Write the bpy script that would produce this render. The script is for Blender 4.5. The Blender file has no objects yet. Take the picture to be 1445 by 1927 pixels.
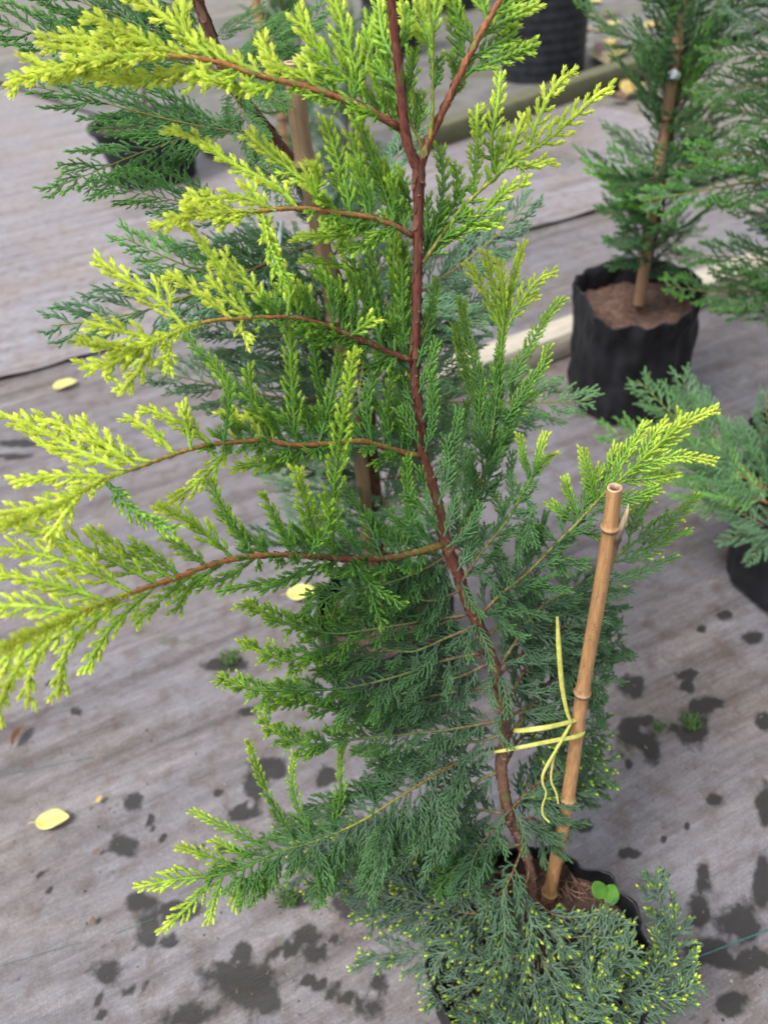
import bpy, math, random
import numpy as np
from mathutils import Vector, Matrix, Euler, noise as mnoise

random.seed(11)
rng = np.random.default_rng(11)
sc = bpy.context.scene
COL = sc.collection

# ------------------------------------------------------------------ camera
F = 1450.0                       # focal length in pixels of the 1445 x 1927 photograph
W0, H0 = 1445.0, 1927.0
PITCH, ROLL, CAM_H = math.radians(40.0), math.radians(7.0), 1.25
fwd = np.array([0.0, math.cos(PITCH), -math.sin(PITCH)])
r0 = np.array([1.0, 0.0, 0.0]); u0 = np.array([0.0, math.sin(PITCH), math.cos(PITCH)])
RT = math.cos(ROLL) * r0 - math.sin(ROLL) * u0
UP = math.sin(ROLL) * r0 + math.cos(ROLL) * u0
CAM = np.array([0.0, 0.0, CAM_H])
cam = bpy.data.cameras.new('camera')
cam_o = bpy.data.objects.new('camera', cam)
COL.objects.link(cam_o)
m3 = Matrix((RT, UP, -fwd)).transposed()
cam_o.matrix_world = Matrix.Translation(Vector(CAM)) @ m3.to_4x4()
cam.sensor_fit = 'VERTICAL'
cam.sensor_height = 36.0
cam.lens = 36.0 * F / H0
cam.clip_start = 0.02
cam.clip_end = 200.0
cam.dof.use_dof = True
cam.dof.focus_distance = 0.70
cam.dof.aperture_fstop = 5.0
sc.camera = cam_o

# ------------------------------------------------------------------ daylight (bright overcast)
SUN_EL, SUN_AZ = math.radians(60.0), math.radians(238.0)
world = bpy.data.worlds.new('World'); sc.world = world
world.use_nodes = True
wn = world.node_tree; wn.nodes.clear()
sky = wn.nodes.new('ShaderNodeTexSky'); sky.sky_type = 'NISHITA'; sky.sun_disc = False
sky.sun_elevation = SUN_EL; sky.sun_rotation = SUN_AZ
sky.air_density = 1.0; sky.dust_density = 3.0; sky.ozone_density = 1.0
hs = wn.nodes.new('ShaderNodeHueSaturation'); hs.inputs['Saturation'].default_value = 0.22
bg = wn.nodes.new('ShaderNodeBackground'); bg.inputs['Strength'].default_value = 0.10
wo = wn.nodes.new('ShaderNodeOutputWorld')
wn.links.new(sky.outputs[0], hs.inputs['Color']); wn.links.new(hs.outputs[0], bg.inputs['Color'])
wn.links.new(bg.outputs[0], wo.inputs['Surface'])
sun = bpy.data.lights.new('sun', 'SUN'); sun.energy = 1.5; sun.angle = math.radians(18.0)
sun.color = (1.0, 0.965, 0.92)
sun_o = bpy.data.objects.new('sun', sun); COL.objects.link(sun_o)
sd = Vector((math.sin(SUN_AZ) * math.cos(SUN_EL), math.cos(SUN_AZ) * math.cos(SUN_EL), math.sin(SUN_EL)))
sun_o.rotation_euler = (-sd).to_track_quat('-Z', 'Y').to_euler()
vs = sc.view_settings
vs.view_transform = 'Standard'; vs.look = 'None'; vs.gamma = 1.0; vs.use_curve_mapping = False
vs.exposure = 1.36
sc.cycles.max_bounces = 6
sc.cycles.diffuse_bounces = 3
sc.cycles.transmission_bounces = 3

# ------------------------------------------------------------------ pixel <-> place
def ray(x, y):
    return fwd + RT * ((x - W0 / 2) / F) - UP * ((y - H0 / 2) / F)
def at(x, y, d):
    return CAM + ray(x, y) * d
def on(x, y, z=0.0):
    r = ray(x, y)
    return CAM + r * ((z - CAM_H) / r[2])
def depth_of(p):
    return float(np.dot(np.asarray(p) - CAM, fwd))
def nrm(v):
    v = np.asarray(v, float)
    return v / (np.sqrt((v * v).sum(-1, keepdims=True)) + 1e-12)
def cross(a, b):
    a = np.asarray(a, float); b = np.asarray(b, float)
    a0, a1, a2 = a[..., 0], a[..., 1], a[..., 2]; b0, b1, b2 = b[..., 0], b[..., 1], b[..., 2]
    out = np.empty(np.broadcast(a, b).shape)
    out[..., 0] = a1 * b2 - a2 * b1; out[..., 1] = a2 * b0 - a0 * b2; out[..., 2] = a0 * b1 - a1 * b0
    return out

# ------------------------------------------------------------------ objects
def tag(o, label=None, cat=None, group=None, kind=None):
    if label: o['label'] = label
    if cat: o['category'] = cat
    if group: o['group'] = group
    if kind: o['kind'] = kind
    return o
def empty(name, loc=(0, 0, 0)):
    o = bpy.data.objects.new(name, None); COL.objects.link(o)
    o.location = Vector(loc); o.empty_display_size = 0.05
    return o
def mesh_np(name, V, Fs, col=None, smooth=False):
    """V (n,3); Fs (m,3) or (m,4) int"""
    me = bpy.data.meshes.new(name)
    V = np.ascontiguousarray(V, dtype=np.float32); Fs = np.ascontiguousarray(Fs, dtype=np.int32)
    k = Fs.shape[1]; m = len(Fs)
    me.vertices.add(len(V)); me.vertices.foreach_set('co', V.ravel())
    me.loops.add(m * k); me.loops.foreach_set('vertex_index', Fs.ravel())
    me.polygons.add(m); me.polygons.foreach_set('loop_start', np.arange(0, m * k, k, dtype=np.int32))
    if smooth: me.polygons.foreach_set('use_smooth', np.ones(m, dtype=bool))
    me.update(calc_edges=True)
    if col is not None:
        a = me.attributes.new('col', 'FLOAT_COLOR', 'POINT')
        c = np.ones((len(V), 4), dtype=np.float32); c[:, :3] = col
        a.data.foreach_set('color', c.ravel())
    return me
def link(name, me, mat=None, parent=None, loc=None):
    o = bpy.data.objects.new(name, me); COL.objects.link(o)
    if mat is not None and not me.materials: me.materials.append(mat)
    if parent is not None: o.parent = parent
    if loc is not None: o.location = Vector(loc)
    return o

class Geo:
    """collects vertices, quads as two triangles each, and colours"""
    def __init__(s): s.V = []; s.F = []; s.C = []; s.n = 0
    def add(s, V, Fs, C=(1, 1, 1)):
        V = np.asarray(V, float); Fs = np.asarray(Fs, int)
        if Fs.shape[1] == 4: Fs = np.concatenate([Fs[:, [0, 1, 2]], Fs[:, [0, 2, 3]]])
        s.V.append(V); s.F.append(Fs + s.n); s.n += len(V)
        C = np.asarray(C, float)
        s.C.append(np.broadcast_to(C, (len(V), 3)) if C.ndim == 1 else C)
    def mesh(s, name, off=None, smooth=False):
        V = np.concatenate(s.V)
        if off is not None: V = V - np.asarray(off)
        return mesh_np(name, V, np.concatenate(s.F), np.concatenate(s.C), smooth)

def catmull(P, n):
    P = np.asarray(P, float)
    if len(P) == 2:
        t = np.linspace(0, 1, n)[:, None]; return P[0] * (1 - t) + P[1] * t
    Q = np.vstack([2 * P[0] - P[1], P, 2 * P[-1] - P[-2]])
    seg = np.linalg.norm(np.diff(P, axis=0), axis=1); cum = np.r_[0, np.cumsum(seg)]
    s = np.linspace(0, cum[-1], n); out = []
    for v in s:
        i = min(np.searchsorted(cum, v, side='right') - 1, len(P) - 2)
        t = (v - cum[i]) / max(seg[i], 1e-9)
        a, b, c, d = Q[i], Q[i + 1], Q[i + 2], Q[i + 3]
        out.append(0.5 * ((2 * b) + (-a + c) * t + (2 * a - 5 * b + 4 * c - d) * t * t + (-a + 3 * b - 3 * c + d) * t ** 3))
    return np.array(out)
def tangents(P):
    g = np.empty_like(P); g[1:-1] = P[2:] - P[:-2]; g[0] = P[1] - P[0]; g[-1] = P[-1] - P[-2]
    return nrm(g)
def frames(P, N):
    T = tangents(P)
    B = nrm(cross(T, np.asarray(N, float)[None, :] if np.ndim(N) == 1 else N))
    return T, B, nrm(cross(B, T))
def tube(P, R, sides=8, N=(0.3, -0.5, 0.8), cap=True, ring_noise=None):
    P = np.asarray(P, float); R = np.broadcast_to(np.asarray(R, float), (len(P),))
    T, B, M = frames(P, N)
    a = np.linspace(0, 2 * math.pi, sides, endpoint=False)
    rr = R[:, None] * (np.ones((len(P), sides)) if ring_noise is None else ring_noise)
    V = P[:, None, :] + rr[..., None] * (np.cos(a)[None, :, None] * B[:, None, :] + np.sin(a)[None, :, None] * M[:, None, :])
    V = V.reshape(-1, 3); Fq = []
    i = np.arange(len(P) - 1)[:, None] * sides; j = np.arange(sides)[None, :]; j2 = (j + 1) % sides
    Fq = np.stack([i + j, i + j2, i + sides + j2, i + sides + j], -1).reshape(-1, 4)
    Ft = np.concatenate([Fq[:, [0, 1, 2]], Fq[:, [0, 2, 3]]])
    if cap:
        c0 = len(V); V = np.vstack([V, P[0], P[-1]])
        k = np.arange(sides); k2 = (k + 1) % sides; e = (len(P) - 1) * sides
        Ft = np.vstack([Ft, np.stack([np.full(sides, c0), k2, k], -1), np.stack([np.full(sides, c0 + 1), e + k, e + k2], -1)])
    return V, Ft

# ------------------------------------------------------------------ materials
def mat(name):
    m = bpy.data.materials.new(name); m.use_nodes = True
    nt = m.node_tree; b = nt.nodes['Principled BSDF']
    return m, nt, b
def nd(nt, typ, **kw):
    n = nt.nodes.new(typ)
    for k, v in kw.items():
        if k.startswith('i_'): n.inputs[k[2:].replace('_', ' ')].default_value = v
        else: setattr(n, k, v)
    return n
def ramp(nt, stops, interp='LINEAR'):
    r = nt.nodes.new('ShaderNodeValToRGB'); cr = r.color_ramp; cr.interpolation = interp
    while len(cr.elements) < len(stops): cr.elements.new(0.5)
    for e, (p, c) in zip(cr.elements, stops):
        e.position = p; e.color = (*c, 1) if len(c) == 3 else c
    return r
def mixc(nt, a, b, f, mode='MIX'):
    m = nt.nodes.new('ShaderNodeMix'); m.data_type = 'RGBA'; m.blend_type = mode
    for s, v in ((m.inputs[6], a), (m.inputs[7], b), (m.inputs[0], f)):
        if hasattr(v, 'type') and hasattr(v, 'links'): nt.links.new(v, s)
        else: s.default_value = v if not isinstance(v, tuple) or len(v) == 4 else (*v, 1)
    return m.outputs[2]
def math_n(nt, op, a, b=0.0, clamp=False):
    m = nt.nodes.new('ShaderNodeMath'); m.operation = op; m.use_clamp = clamp
    for s, v in ((m.inputs[0], a), (m.inputs[1], b)):
        if hasattr(v, 'links'): nt.links.new(v, s)
        else: s.default_value = v
    return m.outputs[0]

def foliage_mat(name, trans=0.46, rough=0.5, spec=0.35):
    m, nt, b = mat(name)
    a = nd(nt, 'ShaderNodeAttribute', attribute_name='col')
    oi = nd(nt, 'ShaderNodeObjectInfo')
    no = nd(nt, 'ShaderNodeTexNoise', i_Scale=90.0, i_Detail=2.0)
    tc = nd(nt, 'ShaderNodeTexCoord'); nt.links.new(tc.outputs['Object'], no.inputs['Vector'])
    c = mixc(nt, a.outputs['Color'], oi.outputs['Color'], 1.0, 'MULTIPLY')
    v = nd(nt, 'ShaderNodeMapRange'); v.inputs[1].default_value = 0.3; v.inputs[2].default_value = 0.7
    v.inputs[3].default_value = 0.80; v.inputs[4].default_value = 1.18
    nt.links.new(no.outputs['Fac'], v.inputs[0])
    hsv = nd(nt, 'ShaderNodeHueSaturation'); nt.links.new(c, hsv.inputs['Color']); nt.links.new(v.outputs[0], hsv.inputs['Value'])
    nt.links.new(hsv.outputs[0], b.inputs['Base Color'])
    b.inputs['Roughness'].default_value = rough; b.inputs['Specular IOR Level'].default_value = spec
    tr = nd(nt, 'ShaderNodeBsdfTranslucent'); nt.links.new(hsv.outputs[0], tr.inputs['Color'])
    mx = nd(nt, 'ShaderNodeMixShader'); mx.inputs[0].default_value = trans
    nt.links.new(b.outputs[0], mx.inputs[1]); nt.links.new(tr.outputs[0], mx.inputs[2])
    nt.links.new(mx.outputs[0], nt.nodes['Material Output'].inputs['Surface'])
    return m
M_LEAF = foliage_mat('scale_foliage')

def wood_mat(name, rough=0.7, bump=0.4, scale=60.0, amount=0.35):
    m, nt, b = mat(name)
    a = nd(nt, 'ShaderNodeAttribute', attribute_name='col')
    tc = nd(nt, 'ShaderNodeTexCoord')
    no = nd(nt, 'ShaderNodeTexNoise', i_Scale=scale, i_Detail=6.0, i_Roughness=0.65)
    mp = nd(nt, 'ShaderNodeMapping'); mp.inputs['Scale'].default_value = (6, 6, 1)
    nt.links.new(tc.outputs['Object'], mp.inputs[0]); nt.links.new(mp.outputs[0], no.inputs['Vector'])
    v = nd(nt, 'ShaderNodeMapRange'); v.inputs[1].default_value = 0.25; v.inputs[2].default_value = 0.75
    v.inputs[3].default_value = 1 - amount; v.inputs[4].default_value = 1 + amount
    nt.links.new(no.outputs['Fac'], v.inputs[0])
    hsv = nd(nt, 'ShaderNodeHueSaturation'); nt.links.new(a.outputs['Color'], hsv.inputs['Color']); nt.links.new(v.outputs[0], hsv.inputs['Value'])
    nt.links.new(hsv.outputs[0], b.inputs['Base Color']); b.inputs['Roughness'].default_value = rough
    b.inputs['Specular IOR Level'].default_value = 0.3
    bp = nd(nt, 'ShaderNodeBump', i_Strength=bump, i_Distance=0.001); nt.links.new(no.outputs['Fac'], bp.inputs['Height'])
    nt.links.new(bp.outputs[0], b.inputs['Normal'])
    return m
M_WOOD = wood_mat('stem_bark', 0.65, 0.6, 70.0, 0.5)
M_BARK = wood_mat('trunk_bark', 0.75, 0.8, 90.0, 0.45)

# =========================================================================================
#  SETTING: woven ground mat, gravel strip behind, timbers
# =========================================================================================
g1 = on(0, 716); g2 = on(1110, 402)
DIRX = nrm((g2 - g1)[:2]); DIRY = np.array([-DIRX[1], DIRX[0]])   # along / across the laid strips
def to_uv(p):
    p = np.asarray(p)[..., :2] - g1[:2]
    return p @ DIRX, p @ DIRY
ANG = math.atan2(DIRX[1], DIRX[0])

WET = [(250,1506,20,18),(232,1588,28,26),(285,1538,10,9),(282,1557,10,9),(412,1491,9,10),(175,1520,8,7),(455,1526,42,14),(480,1480,24,28),
(505,1450,42,16),(265,1694,30,22),(330,1712,50,20),(278,1750,24,40),(320,1770,22,14),(202,1826,36,22),(245,1866,25,12),(275,1843,11,9),
(185,1876,9,7),(187,1908,18,14),(92,1675,9,7),(75,1641,20,6),(32,1583,6,5),(30,1846,12,8),(450,1840,75,42),(485,1876,50,45),(360,1906,50,22),
(320,1922,22,12),(455,1791,18,26),(530,1788,42,13),(575,1758,26,24),(585,1796,30,18),(590,1846,46,12),(650,1876,52,12),(700,1896,26,24),
(655,1706,36,24),(630,1766,24,16),(710,1846,22,16),(370,1591,15,8),(415,1598,18,12),(520,1531,20,14),(145,1681,8,5),(425,1249,50,14),
(465,1336,16,11),(145,1338,14,9),(500,1436,40,16),(612,1460,25,20),(1363,1156,20,12),(1320,1181,11,7),(1418,1199,25,13),(1193,1289,30,24),(1293,1266,23,9),
(1293,1290,14,12),(1323,1324,40,16),(1308,1364,28,42),(1438,1354,18,22),(1183,1372,24,26),(1206,1392,42,20),(1228,1414,20,24),(1213,1351,26,9),
(1138,1364,12,9),(1158,1414,14,6),(1183,1436,8,12),(1348,1506,22,15),(1098,1553,19,14),(1180,1603,32,12),(1250,1577,10,8),(1293,1552,6,5),
(1440,1511,18,50),(1323,1652,17,34),(1316,1705,24,40),(1393,1733,48,38),(1436,1660,20,60),(1338,1790,58,30),(1413,1810,60,24),(1378,1891,36,24),
(1318,1918,26,10),(1290,1828,26,14),(40,832,55,8),(25,858,40,7),(1255,1366,30,9),(700,1560,40,30),(620,1620,40,22),(560,1690,30,20),
(1000,1240,18,8),(880,1290,20,10),(90,1285,12,5),(305,1575,9,7),(60,1790,8,5)]
wet_w = []
for (x, y, rx, ry) in WET:
    c = on(x, y)[:2]; ex = on(x + rx, y)[:2] - c; ey = on(x, y + ry)[:2] - c
    wet_w.append((c, np.linalg.inv(np.stack([ex, ey], 1))))
MOSS = [(430,1240,55,26),(465,1334,18,14),(450,1846,95,60),(560,1780,80,50),(1290,1350,60,50),(540,1685,40,25),(320,1205,60,14),(1180,1400,60,40),(650,1880,70,30),
        (880,640,60,20),(1100,640,50,30),(990,430,120,25),(1030,300,160,30)]
moss_w = []
for (x, y, rx, ry) in MOSS:
    c = on(x, y)[:2]; ex = on(x + rx, y)[:2] - c; ey = on(x, y + ry)[:2] - c
    moss_w.append((c, np.linalg.inv(np.stack([ex, ey], 1))))

def ground_grid(u0_, u1_, v0_, v1_, step):
    us = np.arange(u0_, u1_ + step / 2, step); vs_ = np.arange(v0_, v1_ + step / 2, step)
    U, Vv = np.meshgrid(us, vs_, indexing='ij')
    P = g1[:2] + U[..., None] * DIRX + Vv[..., None] * DIRY
    nu, nv = len(us), len(vs_)
    i = (np.arange(nu - 1)[:, None] * nv + np.arange(nv - 1)[None, :])
    Fq = np.stack([i, i + nv, i + nv + 1, i + 1], -1).reshape(-1, 4)
    return U.ravel(), Vv.ravel(), P.reshape(-1, 2), Fq
def field(P, blobs, soft=1.0):
    f = np.full(len(P), -1.0)
    for c, Mi in blobs:
        q = (P - c) @ Mi.T
        d = 1.0 - np.sqrt((q ** 2).sum(1))
        f = np.maximum(f, d)
    return f
def wob(u, k, ph):
    return np.sin(u * k + ph) * 0.5 + np.sin(u * k * 2.3 + ph * 1.7) * 0.3 + np.sin(u * k * 5.1 + ph * 0.6) * 0.2

def ground_z(P, far=False):
    u, v = to_uv(P)
    z = 0.0024 * wob(v * 1.0 + 0.25 * np.sin(u * 2.2), 22.0, 1.0) * (0.6 + 0.4 * np.sin(u * 1.7 + 2)) + 0.0018 * wob(u, 9.0, 0.3) * np.sin(v * 7)
    # creases running along the strips
    for v0_, h, wd in ((0.36, .010, .035), (0.70, .012, .04), (-0.33, .006, .03), (-0.75, .004, .03), (1.05, .012, .05), (0.18, .006, .02), (-0.12, .005, .02)):
        vv = v - v0_ - 0.02 * wob(u, 3.1, v0_ * 7 + 1); z = z + h * (0.55 + 0.45 * wob(u, 4.3, v0_ * 11)) * np.exp(-(vv / wd) ** 2)
    return z - 0.004
def lap_z(P):
    """the far strip: its near edge is lifted and wavy, leaving a dark gap"""
    u, v = to_uv(P)
    e = np.maximum(v + 0.012 * wob(u, 3.3, .4), 0)
    return ground_z(P) + 0.004 + (0.009 * (0.7 + 0.9 * wob(u, 5.0, 2.0)) + 0.004) * np.exp(-(e / 0.05) ** 1.3)

def ground_mat(name, tone):
    m, nt, b = mat(name)
    L = nt.links.new
    tc = nd(nt, 'ShaderNodeTexCoord')
    rot = nd(nt, 'ShaderNodeMapping'); rot.inputs['Rotation'].default_value = (0, 0, -ANG); L(tc.outputs['Object'], rot.inputs[0])
    st = nd(nt, 'ShaderNodeMapping'); st.inputs['Scale'].default_value = (1.3, 17.0, 1); L(rot.outputs[0], st.inputs[0])
    n1 = nd(nt, 'ShaderNodeTexNoise', i_Scale=3.0, i_Detail=8.0, i_Roughness=0.62); L(st.outputs[0], n1.inputs['Vector'])
    st2 = nd(nt, 'ShaderNodeMapping'); st2.inputs['Scale'].default_value = (9.0, 42.0, 1); L(rot.outputs[0], st2.inputs[0])
    n2 = nd(nt, 'ShaderNodeTexNoise', i_Scale=4.0, i_Detail=6.0, i_Roughness=0.7); L(st2.outputs[0], n2.inputs['Vector'])
    n3 = nd(nt, 'ShaderNodeTexNoise', i_Scale=2.6, i_Detail=6.0, i_Roughness=0.6); L(rot.outputs[0], n3.inputs['Vector'])
    n4 = nd(nt, 'ShaderNodeTexNoise', i_Scale=22.0, i_Detail=8.0, i_Roughness=0.65); L(rot.outputs[0], n4.inputs['Vector'])
    fine = nd(nt, 'ShaderNodeTexNoise', i_Scale=260.0, i_Detail=4.0, i_Roughness=0.7); L(rot.outputs[0], fine.inputs['Vector'])
    c1 = ramp(nt, [(0.30, (0.060, 0.055, 0.057)), (0.46, (0.135, 0.125, 0.126)), (0.56, (0.175, 0.164, 0.166)), (0.72, (0.27, 0.248, 0.238))]); L(n1.outputs['Fac'], c1.inputs[0])
    c2 = ramp(nt, [(0.40, (0.142, 0.141, 0.158)), (0.64, (0.140, 0.116, 0.104))]); L(n3.outputs['Fac'], c2.inputs[0])
    base = mixc(nt, c1.outputs[0], c2.outputs[0], 0.64)
    s2 = nd(nt, 'ShaderNodeMapRange'); s2.inputs[1].default_value = 0.3; s2.inputs[2].default_value = 0.7; s2.inputs[3].default_value = 0.80; s2.inputs[4].default_value = 1.2
    L(n2.outputs['Fac'], s2.inputs[0])
    hs1 = nd(nt, 'ShaderNodeHueSaturation'); L(base, hs1.inputs['Color']); L(s2.outputs[0], hs1.inputs['Value'])
    dirt = nd(nt, 'ShaderNodeMapRange'); dirt.inputs[1].default_value = 0.48; dirt.inputs[2].default_value = 0.70; L(n4.outputs['Fac'], dirt.inputs[0])
    base = mixc(nt, hs1.outputs[0], (0.085, 0.064, 0.053), math_n(nt, 'MULTIPLY', dirt.outputs[0], 0.85))
    f5 = nd(nt, 'ShaderNodeMapRange'); f5.inputs[1].default_value = 0.3; f5.inputs[2].default_value = 0.7; f5.inputs[3].default_value = 0.72; f5.inputs[4].default_value = 1.28
    L(fine.outputs['Fac'], f5.inputs[0])
    hs2 = nd(nt, 'ShaderNodeHueSaturation'); L(base, hs2.inputs['Color']); L(f5.outputs[0], hs2.inputs['Value'])
    # long bands: grime gathered between the creases
    st8 = nd(nt, 'ShaderNodeMapping'); st8.inputs['Scale'].default_value = (0.45, 7.5, 1); L(rot.outputs[0], st8.inputs[0])
    n8 = nd(nt, 'ShaderNodeTexNoise', i_Scale=2.2, i_Detail=5.0, i_Roughness=0.6); L(st8.outputs[0], n8.inputs['Vector'])
    b8 = ramp(nt, [(0.35, (0.60, 0.57, 0.55)), (0.43, (0.84, 0.83, 0.83)), (0.60, (1.0, 1.0, 1.0)), (0.70, (1.20, 1.20, 1.22))]); L(n8.outputs['Fac'], b8.inputs[0])
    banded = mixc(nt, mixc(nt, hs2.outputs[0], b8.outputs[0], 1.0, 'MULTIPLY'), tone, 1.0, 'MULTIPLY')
    # woven texture
    wv = nd(nt, 'ShaderNodeTexWave', i_Scale=70.0, i_Distortion=0.8, bands_direction='X'); L(rot.outputs[0], wv.inputs['Vector'])
    wv2 = nd(nt, 'ShaderNodeTexWave', i_Scale=55.0, i_Distortion=0.8, bands_direction='Y'); L(rot.outputs[0], wv2.inputs['Vector'])
    weave = math_n(nt, 'MULTIPLY', wv.outputs['Fac'], wv2.outputs['Fac'])
    # mossy and wet stains: their own shapes
    mo = nd(nt, 'ShaderNodeAttribute', attribute_name='moss')
    n6 = nd(nt, 'ShaderNodeTexNoise', i_Scale=38.0, i_Detail=7.0, i_Roughness=0.7); L(rot.outputs[0], n6.inputs['Vector'])
    mf = math_n(nt, 'ADD', mo.outputs['Fac'], math_n(nt, 'MULTIPLY', math_n(nt, 'SUBTRACT', n6.outputs['Fac'], 0.62), 3.0))
    mr = nd(nt, 'ShaderNodeMapRange'); mr.inputs[1].default_value = 0.0; mr.inputs[2].default_value = 0.5; mr.inputs[4].default_value = 0.55; L(mf, mr.inputs[0])
    col = mixc(nt, banded, (0.060, 0.066, 0.030), mr.outputs[0])
    wvr = nd(nt, 'ShaderNodeMapRange'); wvr.inputs[3].default_value = 0.955; wvr.inputs[4].default_value = 1.09; L(weave, wvr.inputs[0])
    hw = nd(nt, 'ShaderNodeHueSaturation'); L(col, hw.inputs['Color']); L(wvr.outputs[0], hw.inputs['Value']); col = hw.outputs[0]
    we = nd(nt, 'ShaderNodeAttribute', attribute_name='wet')
    n7 = nd(nt, 'ShaderNodeTexNoise', i_Scale=34.0, i_Detail=5.0, i_Roughness=0.6); L(rot.outputs[0], n7.inputs['Vector'])
    wf = math_n(nt, 'ADD', we.outputs['Fac'], math_n(nt, 'MULTIPLY', math_n(nt, 'SUBTRACT', n7.outputs['Fac'], 0.42), 2.0))
    wr = nd(nt, 'ShaderNodeMapRange'); wr.inputs[1].default_value = 0.02; wr.inputs[2].default_value = 0.42; L(wf, wr.inputs[0])
    wetc = mixc(nt, col, (0.012, 0.0105, 0.0095), math_n(nt, 'MULTIPLY', wr.outputs[0], 0.93))
    L(wetc, b.inputs['Base Color'])
    ro = nd(nt, 'ShaderNodeMapRange'); ro.inputs[3].default_value = 0.45; ro.inputs[4].default_value = 0.6; L(wr.outputs[0], ro.inputs[0])
    L(ro.outputs[0], b.inputs['Roughness']); b.inputs['Specular IOR Level'].default_value = 0.42
    bp = nd(nt, 'ShaderNodeBump', i_Strength=0.25, i_Distance=0.0006); L(weave, bp.inputs['Height'])
    bp2 = nd(nt, 'ShaderNodeBump', i_Strength=0.4, i_Distance=0.003); L(n2.outputs['Fac'], bp2.inputs['Height']); L(bp.outputs[0], bp2.inputs['Normal'])
    L(bp2.outputs[0], b.inputs['Normal'])
    return m
M_MAT = ground_mat('woven_ground_mat', (1.12, 1.115, 1.15))
M_MAT2 = ground_mat('sky_sheen_ground_mat', (1.60, 1.58, 1.63))   # sheet beyond the lapped edge; sky reflection painted in as a lighter tone

def make_ground():
    obs = []
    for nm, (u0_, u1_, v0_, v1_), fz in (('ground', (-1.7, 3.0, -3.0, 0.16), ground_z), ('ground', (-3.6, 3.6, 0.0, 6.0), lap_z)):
        U, Vv, P, Fq = ground_grid(u0_, u1_, v0_, v1_, 0.012 if fz is ground_z else 0.02)
        if fz is lap_z: P = P - (0.012 * wob(U, 3.3, .4) * np.clip(1 - Vv / 0.1, 0, 1))[:, None] * DIRY
        z = fz(P)
        V = np.c_[P, z]
        if fz is ground_z:   # dips out of sight under the lapped strip
            V[:, 2] -= np.clip((Vv - 0.06) / 0.1, 0, 1) * 0.012
        me = mesh_np(nm, V, Fq, None, True)
        for an, bl in (('wet', wet_w), ('moss', moss_w)):
            a = me.attributes.new(an, 'FLOAT', 'POINT'); a.data.foreach_set('value', np.maximum(field(P, bl), -1).astype(np.float32))
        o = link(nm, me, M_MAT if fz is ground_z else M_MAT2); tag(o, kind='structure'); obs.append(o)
    return obs[0]
GROUND = make_ground()

def far_ground():
    # one sheet out to the horizon under everything
    R = 60.0
    V = np.array([(-R, -R, -0.03), (R, -R, -0.03), (R, R, -0.03), (-R, R, -0.03)])
    me = mesh_np('terrain', V, np.array([[0, 1, 2, 3]]))
    m, nt, b = mat('bare_earth')
    tc = nd(nt, 'ShaderNodeTexCoord'); n = nd(nt, 'ShaderNodeTexNoise', i_Scale=3.0, i_Detail=10.0, i_Roughness=0.7)
    nt.links.new(tc.outputs['Object'], n.inputs['Vector'])
    r = ramp(nt, [(0.3, (0.085, 0.075, 0.06)), (0.7, (0.21, 0.195, 0.18))]); nt.links.new(n.outputs['Fac'], r.inputs[0])
    nt.links.new(r.outputs[0], b.inputs['Base Color']); b.inputs['Roughness'].default_value = 0.9
    o = link('terrain', me, m); tag(o, kind='structure')
far_ground()

def strip_between(p, q, w, h, z0, name, matl, label, seg=60, seed=1):
    """a rough-sawn timber lying from p to q (front lower edge), w wide (away from camera), h high"""
    p = np.array([p[0], p[1]]); q = np.array([q[0], q[1]])
    d = nrm(q - p); nrmv = np.array([-d[1], d[0]])
    if nrmv[1] < 0: nrmv = -nrmv
    L_ = np.linalg.norm(q - p)
    prof = [(0.004, 0), (0, 0.006), (0, h * 0.5), (0.001, h - 0.007), (0.006, h), (w * 0.5, h + 0.001), (w - 0.006, h), (w, h - 0.006), (w, 0.0)]
    V = []; r = random.Random(seed)
    for i in range(seg + 1):
        s = L_ * i / seg
        for k, (a, c) in enumerate(prof):
            a2 = a + 0.0025 * mnoise.noise(Vector((s * 6, k * 3.1, seed))); c2 = c + (0.003 * mnoise.noise(Vector((s * 5, k * 1.7, seed + 9))) if c > 0 else 0)
            xy = p + d * s + nrmv * a2
            V.append((xy[0], xy[1], z0 + c2))
    n = len(prof); Fq = []
    for i in range(seg):
        for k in range(n - 1):
            Fq.append((i * n + k, i * n + k + 1, (i + 1) * n + k + 1, (i + 1) * n + k))
    V = np.array(V); base = np.array([p[0], p[1], z0])
    g = Geo(); g.add(V - base, np.array(Fq)[:, ::-1])
    for e in (0, seg):
        ids = list(range(e * n, e * n + n))
        for k in range(1, n - 1): g.F.append(np.array([[ids[0], ids[k], ids[k + 1]]]))
    o = link(name, g.mesh(name), matl, loc=base); tag(o, label, 'timber')
    return o
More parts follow.
